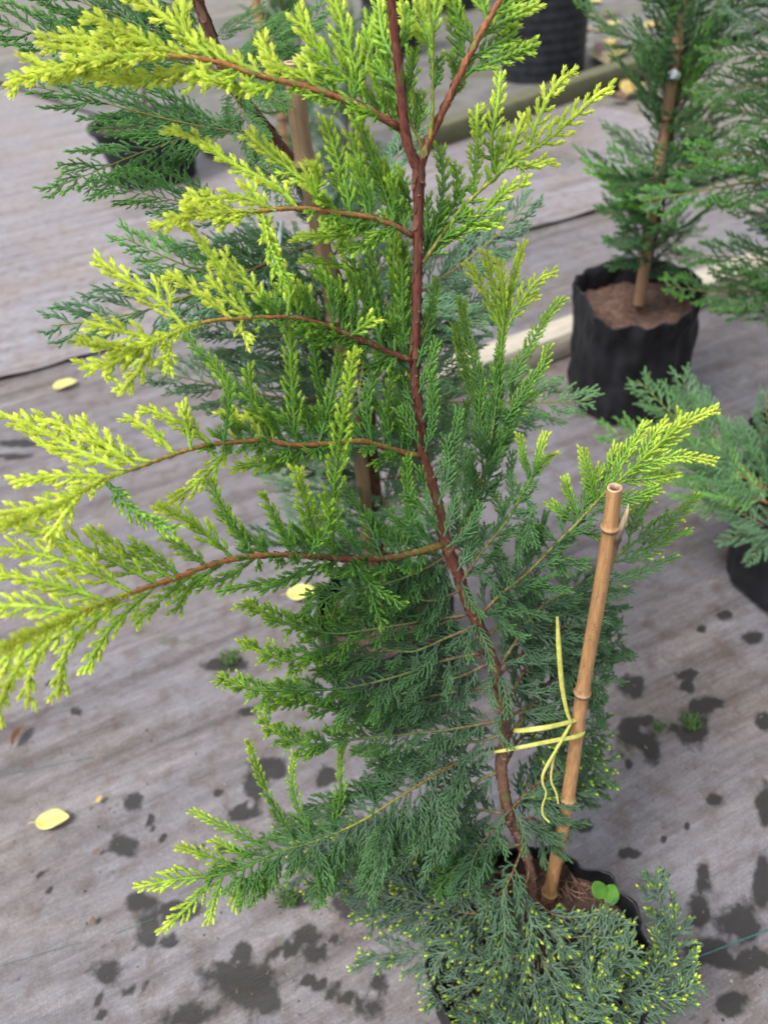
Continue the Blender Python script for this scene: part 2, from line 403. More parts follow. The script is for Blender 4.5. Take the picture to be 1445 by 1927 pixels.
def timber_mat(name, top, moss):
    m, nt, b = mat(name); L = nt.links.new
    tc = nd(nt, 'ShaderNodeTexCoord'); rot = nd(nt, 'ShaderNodeMapping'); rot.inputs['Rotation'].default_value = (0, 0, -ANG); L(tc.outputs['Object'], rot.inputs[0])
    st = nd(nt, 'ShaderNodeMapping'); st.inputs['Scale'].default_value = (3, 40, 40); L(rot.outputs[0], st.inputs[0])
    n1 = nd(nt, 'ShaderNodeTexNoise', i_Scale=3.0, i_Detail=8.0, i_Roughness=0.65); L(st.outputs[0], n1.inputs['Vector'])
    n2 = nd(nt, 'ShaderNodeTexNoise', i_Scale=14.0, i_Detail=7.0, i_Roughness=0.7); L(rot.outputs[0], n2.inputs['Vector'])
    c1 = ramp(nt, [(0.3, tuple(x * 0.6 for x in top)), (0.7, top)]); L(n1.outputs['Fac'], c1.inputs[0])
    # moss grows on the damp sides and in patches on top
    ge = nd(nt, 'ShaderNodeNewGeometry'); sx = nd(nt, 'ShaderNodeSeparateXYZ'); L(ge.outputs['Normal'], sx.inputs[0])
    side = nd(nt, 'ShaderNodeMapRange'); side.inputs[1].default_value = 0.9; side.inputs[2].default_value = 0.3; L(sx.outputs['Z'], side.inputs[0])
    mm = math_n(nt, 'ADD', math_n(nt, 'MULTIPLY', side.outputs[0], 0.5), math_n(nt, 'MULTIPLY', math_n(nt, 'SUBTRACT', n2.outputs['Fac'], 0.5), 2.6))
    mm = math_n(nt, 'MULTIPLY', math_n(nt, 'ADD', mm, moss, True), 0.8)
    c = mixc(nt, c1.outputs[0], (0.062, 0.068, 0.028), mm)
    L(c, b.inputs['Base Color']); b.inputs['Roughness'].default_value = 0.85
    bp = nd(nt, 'ShaderNodeBump', i_Strength=0.7, i_Distance=0.003); L(n1.outputs['Fac'], bp.inputs['Height']); L(bp.outputs[0], b.inputs['Normal'])
    return m
M_TIM1 = timber_mat('mossy_timber', (0.15, 0.145, 0.09), 0.38)
M_TIM2 = timber_mat('pale_timber', (0.50, 0.45, 0.37), -0.28)
strip_between(on(790, 292), on(1330, 104), 0.14, 0.11, 0.0, 'timber', M_TIM1, 'mossy green timber edging in front of the ribbed black pot', seed=2)
strip_between(on(775, 778), on(1480, 521), 0.10, 0.085, 0.0, 'timber', M_TIM2, 'pale weathered timber edging passing behind the black grow bag', seed=5)

# hard standing beyond the mossy timber
def paving():
    a = on(640, 330); b_ = on(1450, 55)
    d = nrm((b_ - a)[:2]); n_ = np.array([-d[1], d[0]])
    n_ = n_ if n_[1] > 0 else -n_
    A = a[:2] - d * 0.25 + n_ * 0.05
    us = np.linspace(0, 7, 120); vs_ = np.linspace(0, 6, 90)
    U, Vv = np.meshgrid(us, vs_, indexing='ij')
    P = A + U[..., None] * d + Vv[..., None] * n_
    z = 0.028 + 0.004 * np.sin(U * 9) * np.sin(Vv * 7)
    i = (np.arange(119)[:, None] * 90 + np.arange(89)[None, :])
    Fq = np.stack([i, i + 90, i + 91, i + 1], -1).reshape(-1, 4)
    me = mesh_np('path', np.c_[P.reshape(-1, 2), z.ravel()], Fq, None, True)
    m, nt, b = mat('damp_concrete'); L = nt.links.new
    tc = nd(nt, 'ShaderNodeTexCoord')
    n1 = nd(nt, 'ShaderNodeTexNoise', i_Scale=5.0, i_Detail=9.0, i_Roughness=0.7); L(tc.outputs['Object'], n1.inputs['Vector'])
    n2 = nd(nt, 'ShaderNodeTexNoise', i_Scale=2.3, i_Detail=6.0); L(tc.outputs['Object'], n2.inputs['Vector'])
    n3 = nd(nt, 'ShaderNodeTexNoise', i_Scale=40.0, i_Detail=6.0, i_Roughness=0.7); L(tc.outputs['Object'], n3.inputs['Vector'])
    c1 = ramp(nt, [(0.3, (0.06, 0.056, 0.052)), (0.65, (0.165, 0.16, 0.155))]); L(n1.outputs['Fac'], c1.inputs[0])
    mf = nd(nt, 'ShaderNodeMapRange'); mf.inputs[1].default_value = 0.5; mf.inputs[2].default_value = 0.66; mf.inputs[4].default_value = 0.6; L(n2.outputs['Fac'], mf.inputs[0])
    c = mixc(nt, c1.outputs[0], (0.085, 0.08, 0.03), mf.outputs[0])
    df = nd(nt, 'ShaderNodeMapRange'); df.inputs[1].default_value = 0.56; df.inputs[2].default_value = 0.66; df.inputs[4].default_value = 0.7; L(n3.outputs['Fac'], df.inputs[0])
    c = mixc(nt, c, (0.045, 0.03, 0.022), df.outputs[0])
    L(c, b.inputs['Base Color']); b.inputs['Roughness'].default_value = 0.7
    bp = nd(nt, 'ShaderNodeBump', i_Strength=0.6, i_Distance=0.006); L(n3.outputs['Fac'], bp.inputs['Height']); L(bp.outputs[0], b.inputs['Normal'])
    o = link('path', me, m); tag(o, kind='structure')
paving()
# =========================================================================================
#  FOLIAGE: ropes of overlapping scale leaves, grouped into flat sprays
# =========================================================================================
PAL_X = np.array([0.0, 0.25, 0.5, 0.75, 1.0])
PAL = np.array([(0.056, 0.150, 0.062), (0.090, 0.232, 0.058), (0.165, 0.355, 0.050), (0.380, 0.585, 0.066), (0.690, 0.780, 0.110)])
BLUE = np.array((0.195, 0.285, 0.212))
def palette(age, blue):
    age = np.clip(age, 0, 1)
    c = np.stack([np.interp(age, PAL_X, PAL[:, k]) for k in range(3)], -1)
    f = (np.asarray(blue) * np.clip(1 - age / 0.45, 0, 1))[..., None]
    return c * (1 - f) + BLUE * f

class Foliage:
    """ropes are only noted down here; mesh() turns them all into leaves at once"""
    def __init__(s, lite=False):
        s.lite = lite; s.R = []; s.K = {}
    def rope(s, Q, N, l, a0, a1, blue=0.0, thick=1.0, dot=0.0, step=0.43, core=True, pd=0.11):
        Q = np.asarray(Q, float)
        D = Q[1:] - Q[:-1]; seg = np.sqrt((D * D).sum(1)); cum = np.empty(len(Q)); cum[0] = 0; cum[1:] = np.cumsum(seg); L = cum[-1]
        n = max(3, int(L / (step * l)))
        t = (np.arange(n) + 0.5) * (L / n)
        i = np.minimum(np.searchsorted(cum, t, side='right') - 1, len(seg) - 1); fr = ((t - cum[i]) / np.maximum(seg[i], 1e-9))[:, None]
        P = Q[i] + D[i] * fr
        k = 0
        if dot > 0 and rng.random() < pd: k = min(n - 1, int(round(dot)) + 2)
        s.R.append((P, D[i], n, N, l, a0, a1, blue, thick, k))
        if core:
            kk = 5 if len(Q) > 4 else 2
            tt = np.arange(kk + 1) * (L / kk); i = np.minimum(np.searchsorted(cum, tt, side='right') - 1, len(seg) - 1)
            s.K.setdefault(kk, []).append((Q[i] + D[i] * ((tt - cum[i]) / np.maximum(seg[i], 1e-9))[:, None], N, l * thick, a0, a1, blue))
    def twig(s, p, d, N, L, l, a0, a1, blue, dot, bend=0.25, tow=None):
        m = cross(N, d)
        q1 = p + d * L * 0.5
        tow = d if tow is None else tow
        q2 = p + nrm(d * (1 - bend) + tow * bend) * L + N * L * rng.normal(0, 0.06)
        s.rope([p, q1, q2], N, l, a0, a1, blue, 1.0, dot)
        return np.array([p, q1, q2])
    def spray(s, Q, N, w, sp, l, a0, a1, blue=0.0, ang=38, dot=0.0, quat=True, u0=0.10, boost=0.22, sides=(1, 1), thick=1.15, taper=0.6):
        """Q: axis points; w: longest side twig; sp: spacing of the twigs"""
        Q = catmull(Q, max(8, len(Q) * 4)) if len(Q) < 12 else np.asarray(Q)
        s.rope(Q, N, l, a0, min(1, a1 + 0.05), blue, thick, dot, pd=0.75)
        seg = np.linalg.norm(np.diff(Q, axis=0), axis=1); cum = np.r_[0, np.cumsum(seg)]; L = cum[-1]
        T, B, M = frames(Q, N)
        u = u0 + 0.5 * sp / L * rng.random(); sg = 1 if rng.random() < 0.5 else -1
        while u < 0.96:
            j = u * (len(Q) - 1); i = int(j); fr = j - i
            p = Q[i] * (1 - fr) + Q[min(i + 1, len(Q) - 1)] * fr
            t, b, m = T[i], B[i], M[i]
            a = math.radians(ang + rng.normal(0, 6))
            prof = min(1.0, 0.35 + 2.6 * u) * (1 - u) ** taper
            le = max(w * (prof * (0.78 + 0.4 * rng.random())) * sides[0 if sg > 0 else 1], 2.0 * l)
            d = nrm(math.cos(a) * t + math.sin(a) * sg * b + m * rng.normal(0.04, 0.13))
            ag = a0 + (a1 - a0) * u
            tip = min(1.0, ag + boost)
            tw = s.twig(p, d, m, le, l, ag, tip, blue, dot, 0.22, t)
            if quat and le > 4.2 * l:
                nq = int(le / (2.3 * l)); q = 0.28 + 0.1 * rng.random(); s2 = sg if rng.random() < 0.7 else -sg
                dq = nrm(tw[2] - tw[0]); bq = nrm(cross(dq, m))
                while q < 0.88:
                    pq = tw[0] * (1 - q) + tw[2] * q
                    a2 = math.radians(34 + rng.normal(0, 6))
                    d2 = nrm(math.cos(a2) * dq + math.sin(a2) * s2 * bq + m * rng.normal(0.02, 0.12))
                    s.twig(pq, d2, m, max(1.7 * l, le * 0.42 * (1 - q) * (0.8 + 0.4 * rng.random())), l, ag + (tip - ag) * q * 0.7, tip, blue, dot, 0.2, dq)
                    q += 2.3 * l / le * (0.85 + 0.3 * rng.random()); s2 = -s2
            u += sp / L * (0.8 + 0.4 * rng.random()); sg = -sg
    def mesh(s, name, off):
        R = s.R; cnt = np.array([r[2] for r in R]); tot = int(cnt.sum())
        P = np.concatenate([r[0] for r in R]); T = nrm(np.concatenate([r[1] for r in R]))
        rep = lambda v: np.repeat(np.array(v, float), cnt, 0)
        N, l, a0, a1, blu, th = rep([r[3] for r in R]), rep([r[4] for r in R]), rep([r[5] for r in R]), rep([r[6] for r in R]), rep([r[7] for r in R]), rep([r[8] for r in R])
        start = np.r_[0, np.cumsum(cnt)[:-1]]; idx = np.arange(tot) - np.repeat(start, cnt); nn = np.repeat(cnt, cnt)
        u = (idx + 0.5) / nn
        age = a0 + (a1 - a0) * u ** 1.4
        kd = np.repeat(np.array([r[9] for r in R]), cnt); left = nn - 1 - idx; d_ = left < kd
        age[d_] = np.maximum(age[d_], 0.97 - 0.42 * left[d_] / np.maximum(kd[d_] - 1, 1)); blu[d_] = 0
        B = nrm(cross(T, N)); M = cross(B, T)
        even = (idx % 2 == 0)[:, None]
        S = nrm(np.where(even, B, M) + rng.normal(0, 0.22, tot)[:, None] * np.where(even, M, B))
        ac = np.clip(age, 0, 1)
        ln = 1.12 * l * th * (0.86 + 0.24 * ac) * (0.80 + 0.4 * rng.random(tot)) * np.interp(u, [0, 0.75, 1.0], [0.95, 1.05, 0.85])
        f = 0.32 + 0.28 * rng.random(tot); f[left == 0] *= 0.45
        w = (0.175 + 0.085 * ac) * ln
        P = np.concatenate([P, P]); T = np.concatenate([T, T]); S = np.concatenate([S, -S]); l = np.concatenate([ln, ln])[:, None]; w = np.concatenate([w, w])[:, None]; f = np.concatenate([f, f])[:, None]
        age2 = np.concatenate([age, age]) + rng.normal(0, 0.045, 2 * tot)
        Cc = palette(age2, np.concatenate([blu, blu]))
        X = cross(T, S)
        b = P + S * l * 0.06
        tip = P + T * l + S * l * f
        Lf = P + T * l * 0.46 + S * l * 0.20 + X * w
        Rt_ = P + T * l * 0.46 + S * l * 0.20 - X * w
        n = len(P); k = np.arange(n)
        if s.lite:
            V = np.stack([b, Lf, tip, Rt_], 1).reshape(-1, 3); q = 4
            Fs = np.concatenate([np.stack([k * q, k * q + 2, k * q + 1], -1), np.stack([k * q, k * q + 3, k * q + 2], -1)])
        else:
            m = P + T * l * 0.48 + S * l * 0.36
            V = np.stack([b, Lf, tip, Rt_, m], 1).reshape(-1, 3); q = 5
            Fs = np.concatenate([np.stack([k * q, k * q + 4, k * q + 1], -1), np.stack([k * q, k * q + 3, k * q + 4], -1),
                                 np.stack([k * q + 1, k * q + 4, k * q + 2], -1), np.stack([k * q + 4, k * q + 3, k * q + 2], -1)])
        C = np.repeat(Cc, q, 0).reshape(n, q, 3)
        C[:, 2] *= 1.12; C = np.clip(C, 0, 0.8)
        g = Geo(); g.add(V, Fs, C.reshape(-1, 3))
        sd = 3 if s.lite else 4; an = np.arange(sd) * 2 * math.pi / sd
        for kk, rs in s.K.items():          # the green twig inside each rope
            Pc = np.stack([r[0] for r in rs]); m_ = len(rs)
            Tc = np.empty_like(Pc); Tc[:, 1:-1] = Pc[:, 2:] - Pc[:, :-2]; Tc[:, 0] = Pc[:, 1] - Pc[:, 0]; Tc[:, -1] = Pc[:, -1] - Pc[:, -2]; Tc = nrm(Tc)
            Bc = nrm(cross(Tc, np.stack([r[1] for r in rs])[:, None, :])); Mc = cross(Bc, Tc)
            rr = np.linspace(0.27, 0.20, kk + 1)[None, :] * np.array([r[2] for r in rs])[:, None]
            Vc = Pc[:, :, None, :] + rr[:, :, None, None] * (np.cos(an)[None, None, :, None] * Bc[:, :, None, :] + np.sin(an)[None, None, :, None] * Mc[:, :, None, :])
            a_ = np.array([[r[3], r[4], r[5]] for r in rs]); ag = a_[:, :1] + (a_[:, 1:2] - a_[:, :1]) * np.linspace(0, 1, kk + 1)[None, :] ** 1.4
            cl_ = palette((ag * 0.92).ravel(), np.repeat(a_[:, 2], kk + 1)); cl_ = np.repeat(cl_, sd, 0)
            base = (np.arange(m_) * (kk + 1) * sd)[:, None, None]; i = (np.arange(kk) * sd)[None, :, None]; j = np.arange(sd)[None, None, :]; j2 = (j + 1) % sd
            Fq = np.stack([base + i + j, base + i + j2, base + i + sd + j2, base + i + sd + j], -1).reshape(-1, 4)
            g.add(Vc.reshape(-1, 3), Fq, cl_)
        return g.mesh(name, off)

RED = np.array((0.118, 0.034, 0.024)); ORANGE = np.array((0.31, 0.125, 0.040)); OLIVE = np.array((0.30, 0.27, 0.045)); BROWN = np.array((0.135, 0.070, 0.045))
def stem_geo(P, R, cols, N, scales=None, sides=8, grn=0.15):
    g = Geo()
    n = len(P)
    c = np.stack([np.interp(np.linspace(0, 1, n), np.linspace(0, 1, len(cols)), np.array(cols)[:, k]) for k in range(3)], -1)
    rn = 1 + 0.10 * rng.normal(0, 1, (n, sides)) * 0.6
    V, Ft = tube(P, R, sides, N, True, rn)
    g.add(V, Ft, np.vstack([np.repeat(c, sides, 0), c[0], c[-1]]))
    if scales:
        T, B, M = frames(P, N)
        seg = np.linalg.norm(np.diff(P, axis=0), axis=1); cum = np.r_[0, np.cumsum(seg)]
        s_ = 0.0; k = 0; sl = scales
        while s_ < cum[-1] * 0.995:
            i = min(int(np.searchsorted(cum, s_)), n - 1)
            r = float(np.interp(s_, cum, R)); cc = c[i]
            for q in range(2):
                th = (k % 2) * math.pi / 2 + q * math.pi + rng.normal(0, 0.25)
                o = math.cos(th) * B[i] + math.sin(th) * M[i]; x = cross(T[i], o)
                p = P[i]; ln = sl * (0.8 + 0.4 * rng.random()); w = min(r * 0.95, ln * 0.42)
                b = p + o * r * 0.98; m_ = p + T[i] * ln * 0.45 + o * (r + 0.0002); lf = p + T[i] * ln * 0.4 + o * r * 0.78 + x * w; rt = p + T[i] * ln * 0.4 + o * r * 0.78 - x * w
                tp = p + T[i] * ln + o * (r + 0.0004 + 0.0010 * rng.random())
                col = cc * (0.75 + 0.5 * rng.random())
                if rng.random() < grn: col = col * 0.35 + np.array((0.11, 0.165, 0.03)) * 0.65
                edge = np.clip(col * 1.3 + 0.03, 0, 0.6)
                g.add([b, lf, tp, rt, m_], [[0, 4, 1], [0, 3, 4], [1, 4, 2], [4, 3, 2]], np.array([col, col * 1.1, edge, col * 1.1, col]))
            s_ += sl * 0.62; k += 1
    return g

# =========================================================================================
#  MAIN SAPLING
# =========================================================================================
POT_C = on(1012, 1795, 0.215); POT_C[2] = 0.0
SOIL_Z = 0.19
TR_BASE = on(1008, 1782, SOIL_Z)
TD = [(-80, .535), (0, .55), (320, .62), (600, .68), (1000, .77), (1400, .875), (1600, .925)]
def tdepth(y): return float(np.interp(y, [a for a, _ in TD], [b for _, b in TD]))
sap = empty('cypress_sapling', TR_BASE)
tag(sap, 'young golden-tipped cypress in front, lime branch ends and red-brown stem, tied to a bamboo stake', 'conifer')
TB = TR_BASE

trunk_px = [(998, 1640), (976, 1580), (957, 1530), (943, 1450), (948, 1390), (945, 1320), (928, 1250), (905, 1190), (879, 1130), (858, 1070), (838, 1022), (822, 940),
            (797, 862), (788, 790), (781, 690), (783, 600), (786, 480), (787, 400), (788, 320)]
tp = [TB + np.array([0, 0, -0.05]), TB] + [at(x, y, tdepth(y) + (0.008 if y > 1500 else 0)) for x, y in trunk_px]
tw_px = [17, 17, 17, 17, 17, 19, 21, 21, 21, 21, 21, 21, 21, 21, 19, 18, 17, 17, 17, 18, 23]
TP = catmull(tp, 150)
TRr = np.interp(np.linspace(0, 1, 150), np.linspace(0, 1, len(tp)), [w * 0.5 * depth_of(p) / F for w, p in zip(tw_px, tp)])
TRr = TRr * (1 + 0.06 * np.sin(np.arange(150) * 0.9) + rng.normal(0, 0.03, 150))
def bark_plates(g, P, R, sl, c, pale):
    T, B, M = frames(P, (0.2, -0.6, 0.7)); seg = np.linalg.norm(np.diff(P, axis=0), axis=1); cum = np.r_[0, np.cumsum(seg)]
    s_ = 0.01; k = 0
    while s_ < cum[-1]:
        i = min(int(np.searchsorted(cum, s_)), len(P) - 1); r = float(R[i])
        for q in range(2):
            th = k * 1.35 + q * 3.14 + rng.normal(0, 0.45)
            o = math.cos(th) * B[i] + math.sin(th) * M[i]; x = cross(T[i], o); ln = sl * (0.7 + 0.9 * rng.random()); hw = r * (0.55 + 0.3 * rng.random())
            # a shield-shaped plate, its lower lip curling off the stem in a pale rim
            rows = []
            for a_, wd in ((1.0, 0.05), (0.72, 0.62), (0.35, 0.95), (0.08, 0.80), (-0.05, 0.35)):
                for e in (-1, -0.5, 0, 0.5, 1):
                    lift = r * math.sqrt(max(0.0, 1 - (0.72 * wd * e) ** 2)) + 0.0004 + (0.0006 if a_ < 0.2 else 0) * (1 + 0.9 * rng.random())
                    rows.append(P[i] + T[i] * (a_ - 0.45) * ln + o * lift + x * hw * wd * e)
            Fq = [(a * 5 + b, a * 5 + b + 1, (a + 1) * 5 + b + 1, (a + 1) * 5 + b) for a in range(4) for b in range(4)]
            v = 0.5 + 0.65 * rng.random(); cc = np.array([c * v] * 25)
            f = (0.25 + 0.55 * rng.random()) * (1.0 if rng.random() < .6 else .15)
            for e in (20, 21, 22, 23, 24): cc[e] = c * v * (1 - f) + pale * f
            if rng.random() < 0.12: cc[:15] = cc[:15] * 0.4 + np.array((0.10, 0.12, 0.03)) * 0.6
            g.add(rows, Fq, cc)
        s_ += sl * (0.30 + 0.3 * rng.random()); k += 1
PALE = np.array((0.42, 0.30, 0.235))
gt = stem_geo(TP, TRr, [BROWN * 0.9, BROWN, BROWN * 0.95, RED * 0.7 + BROWN * 0.3, RED, RED, RED], (0.2, -0.6, 0.7), None, 12)
bark_plates(gt, TP[8:70], TRr[8:70], 0.0135, BROWN * 0.95, PALE * .9)
bark_plates(gt, TP[70:], TRr[70:], 0.0135, RED * 0.75 + BROWN * 0.35, PALE)
trunk_o = link('trunk', gt.mesh('trunk', TB, True), M_BARK, sap)

BRN = {}
def N_for(P, mix=0.45, jit=0.15):
    v = nrm(CAM - P.mean(0)); n = nrm(v * (1 - mix) + np.array([0, 0, 1.0]) * mix + rng.normal(0, jit, 3))
    return n
def px_curve(pts, d0, d1, pw=1.0):
    """pixel polyline with depth running from d0 to d1 along it"""
    P = np.array(pts, float); s = np.r_[0, np.cumsum(np.linalg.norm(np.diff(P, axis=0), axis=1))]; s /= s[-1]
    return np.array([at(x, y, d0 + (d1 - d0) * t ** pw) for (x, y), t in zip(P, s)])
LEAF = 0.0040
STK = 0.70
LK, SPK, WK = 1.12, 0.70, 1.15
FLK, FSP, FST = 1.22, 0.74, 0.72
def BR(key, pts, d1, r0=7, r1=3, d0=None, cols=(RED, ORANGE, OLIVE), scl=0.006, parent=None, pw=1.0, mix=0.45, grn=0.66, cover=None):
    if d0 is None: d0 = tdepth(pts[0][1])
    C = catmull(px_curve(pts, d0, d1, pw), 40)
    dep = np.array([depth_of(p) for p in C])
    R = np.linspace(r0, r1, 40) * 0.5 * STK * dep / F
    N = N_for(C, mix, 0.05)
    o = link('branch', stem_geo(C, R, cols, N, scl, 8, grn).mesh('branch', TB, True), M_WOOD, sap)
    BRN[key] = dict(C=C, N=N, o=o, dep=dep, cover=cover)
    return BRN[key]
NT = [0]
def put(fo, br):
    me = fo.mesh('spray', TB); NT[0] += len(me.polygons)
    return link('spray', me, M_LEAF, br['o'])
def nearest_depth(br, x, y):
    d = [np.linalg.norm((lambda q: np.array([W0 / 2 + F * np.dot(q, RT) / np.dot(q, fwd) - x, H0 / 2 - F * np.dot(q, UP) / np.dot(q, fwd) - y]))(p - CAM)) for p in br['C']]
    return float(br['dep'][int(np.argmin(d))])
def SP(key, pts, w, a0, a1, dz=None, sp=13, l=LEAF, blue=0.0, ang=38, dot=0.0, mix=0.35, thick=1.15, boost=0.22, taper=0.6, jit=0.22, u0=0.1):
    br = BRN[key]; d0 = nearest_depth(br, *pts[0])
    dz = rng.normal(0, 0.012) if dz is None else dz
    Q = px_curve(pts, d0, d0 + dz); k = (d0 + dz / 2) / F
    young = min(1.0, max(0.0, (a0 - 0.5) / 0.35))
    l = l * LK; sp = sp * (SPK + 0.42 * young); w = w * (WK + 0.20 * young); ang = ang + 4 * young
    fo = Foliage(); fo.spray(Q, N_for(Q, mix, jit), w * k, sp * k, l, a0, a1, blue, ang, dot, True, u0, boost, (1, 1), thick, taper)
    return put(fo, br)
def TIP(key, i0, w, a0, a1, l=LEAF, sp=14, blue=0.0, dot=0.0):
    # the leafy end of a branch: scale leaves close over the wood
    br = BRN[key]; Q = br['C'][i0:]; k = br['dep'][i0:].mean() / F
    fo = Foliage(); fo.spray(Q, br['N'], w * k, sp * k, l * LK, a0, a1, blue, 40, dot, True, .15, .15, (1, 1), 1.25)
    put(fo, br)
def FILL(key, s0, s1, step, lu, ld, w, a0, a1, l=LEAF, blue=0.0, ang=(48, 48), sp=9, dot=0.0, prof='tri', jit=0.25, droop=0.0, boost=0.2, forward=0.25, twang=34):
    """sprays on both sides of a branch; lu / ld: longest on the picture's upper and lower side"""
    br = BRN[key]; C, N = br['C'], br['N']; n = len(C)
    T, B, M = frames(C, N); L = np.linalg.norm(np.diff(C, axis=0), axis=1).sum()
    kk = br['dep'].mean() / F
    l = l * FLK; sp = sp * FSP; step = step * FST; w = w * 1.2
    u = s0; sg = 1
    while u < s1:
        j = u * (n - 1); i = min(int(j), n - 2); fr = j - i
        p = C[i] * (1 - fr) + C[i + 1] * fr; t = T[i]
        b = B[i] * sg
        upper = np.dot(b, UP) > 0
        le = (lu if upper else ld)
        if le > 0:
            v = (u - s0) / (s1 - s0)
            pr = {'tri': (1 - v) ** 0.65 * min(1, 0.55 + 2.5 * v), 'flat': min(1, 0.7 + v) * (1 - 0.6 * v), 'tip': 0.5 + 0.5 * math.sin(math.pi * min(1, v * 1.1))}[prof]
            le = max(le * pr, 14) * kk * (0.55 + 0.75 * rng.random())
            a = math.radians((ang[0] if upper else ang[1]) + rng.normal(0, 13))
            d = nrm(math.cos(a) * t + math.sin(a) * b + M[i] * rng.normal(0.05, jit))
            q1 = p + d * le * 0.5; q2 = p + nrm(d * (1 - forward) + t * forward * rng.uniform(.2, 1.6) + np.array([0, 0, -droop + rng.normal(0, .12)])) * le
            ag0 = a0[0] + (a0[1] - a0[0]) * u ** 1.8; ag1 = a1[0] + (a1[1] - a1[0]) * u ** 1.4
            fo = Foliage()
            fo.spray([p, q1, q2], nrm(M[i] + rng.normal(0, jit, 3)), min(w * kk, le * 0.42), sp * kk, l, ag0, ag1, blue, twang, dot, le > 60 * kk, 0.12, boost)
            put(fo, br)
        u += step * kk / L * (0.5 + 1.0 * rng.random()); sg = -sg if rng.random() < .85 else sg

# ---- leaders
BR('lead', [(788, 322), (772, 285), (760, 230), (752, 140), (742, 60), (733, -30), (728, -80)], .535, 27, 22, d0=.62, cols=(RED, RED, RED * 1.1), scl=0.014, grn=.08)
BR('fork', [(790, 318), (803, 275), (835, 205), (868, 135), (905, 62), (945, -5), (975, -60)], .56, 24, 14, d0=.62, cols=(RED, RED * 0.7 + ORANGE * 0.4, ORANGE), scl=0.011, grn=.08)
BR('shoot', [(798, 292), (812, 240), (814, 160), (813, 60), (802, -10)], .55, 10, 6, d0=.617, cols=(OLIVE, (0.2, 0.28, 0.04), (0.26, 0.34, 0.04)), scl=0.006)
BR('bud', [(797, 290), (785, 255), (771, 228), (764, 200)], .60, 10, 4, d0=.618, cols=(ORANGE, OLIVE, (0.26, 0.34, 0.04)), scl=0.006)
SP('bud', [(775, 235), (764, 195), (762, 148)], 14, .55, .75); SP('bud', [(783, 252), (789, 215), (788, 174)], 12, .4, .6); SP('bud', [(771, 228), (745, 212), (722, 172)], 16, .5, .75)
SP('shoot', [(814, 110), (800, 70), (778, 55), (752, 8)], 26, .6, .95, sp=16); SP('shoot', [(813, 80), (815, 40), (822, -15)], 22, .55, .85); SP('shoot', [(813, 90), (798, 40), (790, -20)], 22, .6, .9)
SP('shoot', [(814, 170), (820, 140), (822, 112)], 8, .3, .5)
SP('fork', [(866, 150), (895, 128), (940, 112), (1008, 84)], 30, .42, .7, sp=17); SP('fork', [(884, 112), (930, 85), (968, 62)], 34, .4, .65); SP('fork', [(905, 70), (950, 40), (1006, 8)], 40, .5, .8)
SP('fork', [(895, 90), (868, 50), (848, -10)], 34, .4, .7); SP('fork', [(880, 118), (862, 80), (858, 20)], 28, .35, .6); SP('fork', [(918, 45), (905, 0), (890, -50)], 40, .5, .8); SP('fork', [(925, 30), (965, 0), (1000, -30)], 36, .5, .8)
SP('fork', [(850, 185), (862, 150), (850, 100)], 14, .3, .55)
SP('lead', [(757, 190), (772, 150), (775, 95)], 10, .4, .6); SP('lead', [(745, 100), (765, 60), (768, 10)], 12, .45, .7); SP('lead', [(757, 205), (738, 165), (722, 90), (728, 20)], 28, .45, .7)
SP('lead', [(754, 170), (720, 140), (694, 92), (700, 30)], 34, .45, .7, dz=.02); SP('lead', [(748, 120), (722, 70), (712, 0)], 30, .5, .75, dz=.02)
SP('lead', [(765, 262), (735, 225), (700, 190), (668, 150)], 30, .4, .65, dz=.02)
# ---- left branches of the crown, lime ends
BR('L1', [(752, 240), (720, 222), (690, 205), (620, 178), (560, 160), (480, 140), (400, 115), (300, 105), (200, 110), (110, 128), (22, 158)], .53, 20, 6, d0=.605, cols=(RED, RED * 0.6 + ORANGE * 0.5, ORANGE, OLIVE, (0.4, 0.42, 0.05)), scl=0.010)
for pts, w, a0, a1 in [([(688, 195), (665, 120), (642, 40), (625, -25)], 48, .6, .85), ([(674, 160), (692, 110), (705, 70), (718, 30)], 34, .55, .8), ([(670, 165), (622, 120), (578, 62), (560, 15)], 44, .62, .9),
    ([(648, 182), (610, 150), (572, 105)], 18, .6, .85), ([(560, 158), (520, 130), (488, 68)], 24, .75, .95), ([(600, 172), (570, 140), (540, 132), (500, 120)], 22, .75, .95), ([(500, 145), (450, 120), (360, 75)], 24, .85, 1),
    ([(430, 122), (380, 80), (320, 40), (242, -15)], 36, .88, 1), ([(400, 112), (350, 60), (345, 10), (335, -30)], 28, .88, 1), ([(370, 112), (300, 90), (230, 60), (166, 28)], 34, .9, 1), ([(330, 110), (260, 85), (190, 78), (130, 72)], 30, .9, 1),
    ([(400, 120), (330, 135), (260, 150), (170, 145)], 26, .9, 1), ([(300, 112), (220, 105), (130, 90), (78, 82)], 30, .92, 1), ([(260, 112), (180, 128), (110, 135), (52, 107)], 24, .92, 1), ([(200, 115), (150, 140), (90, 145)], 18, .92, 1),
    ([(440, 128), (390, 150), (330, 148), (240, 142)], 24, .85, 1), ([(480, 142), (455, 165), (430, 158)], 18, .7, .95), ([(520, 152), (490, 168), (460, 160)], 16, .7, .9), ([(450, 136), (420, 158), (380, 140)], 20, .8, 1)]:
    SP('L1', pts, w, a0, a1, sp=15, l=.0046)
BR('L2', [(777, 445), (750, 428), (700, 410), (650, 402), (600, 395), (550, 392), (480, 398), (400, 402), (340, 412), (292, 428)], .565, 16, 6, cols=(RED, ORANGE, ORANGE, OLIVE, (0.42, 0.44, 0.05)), scl=0.008)
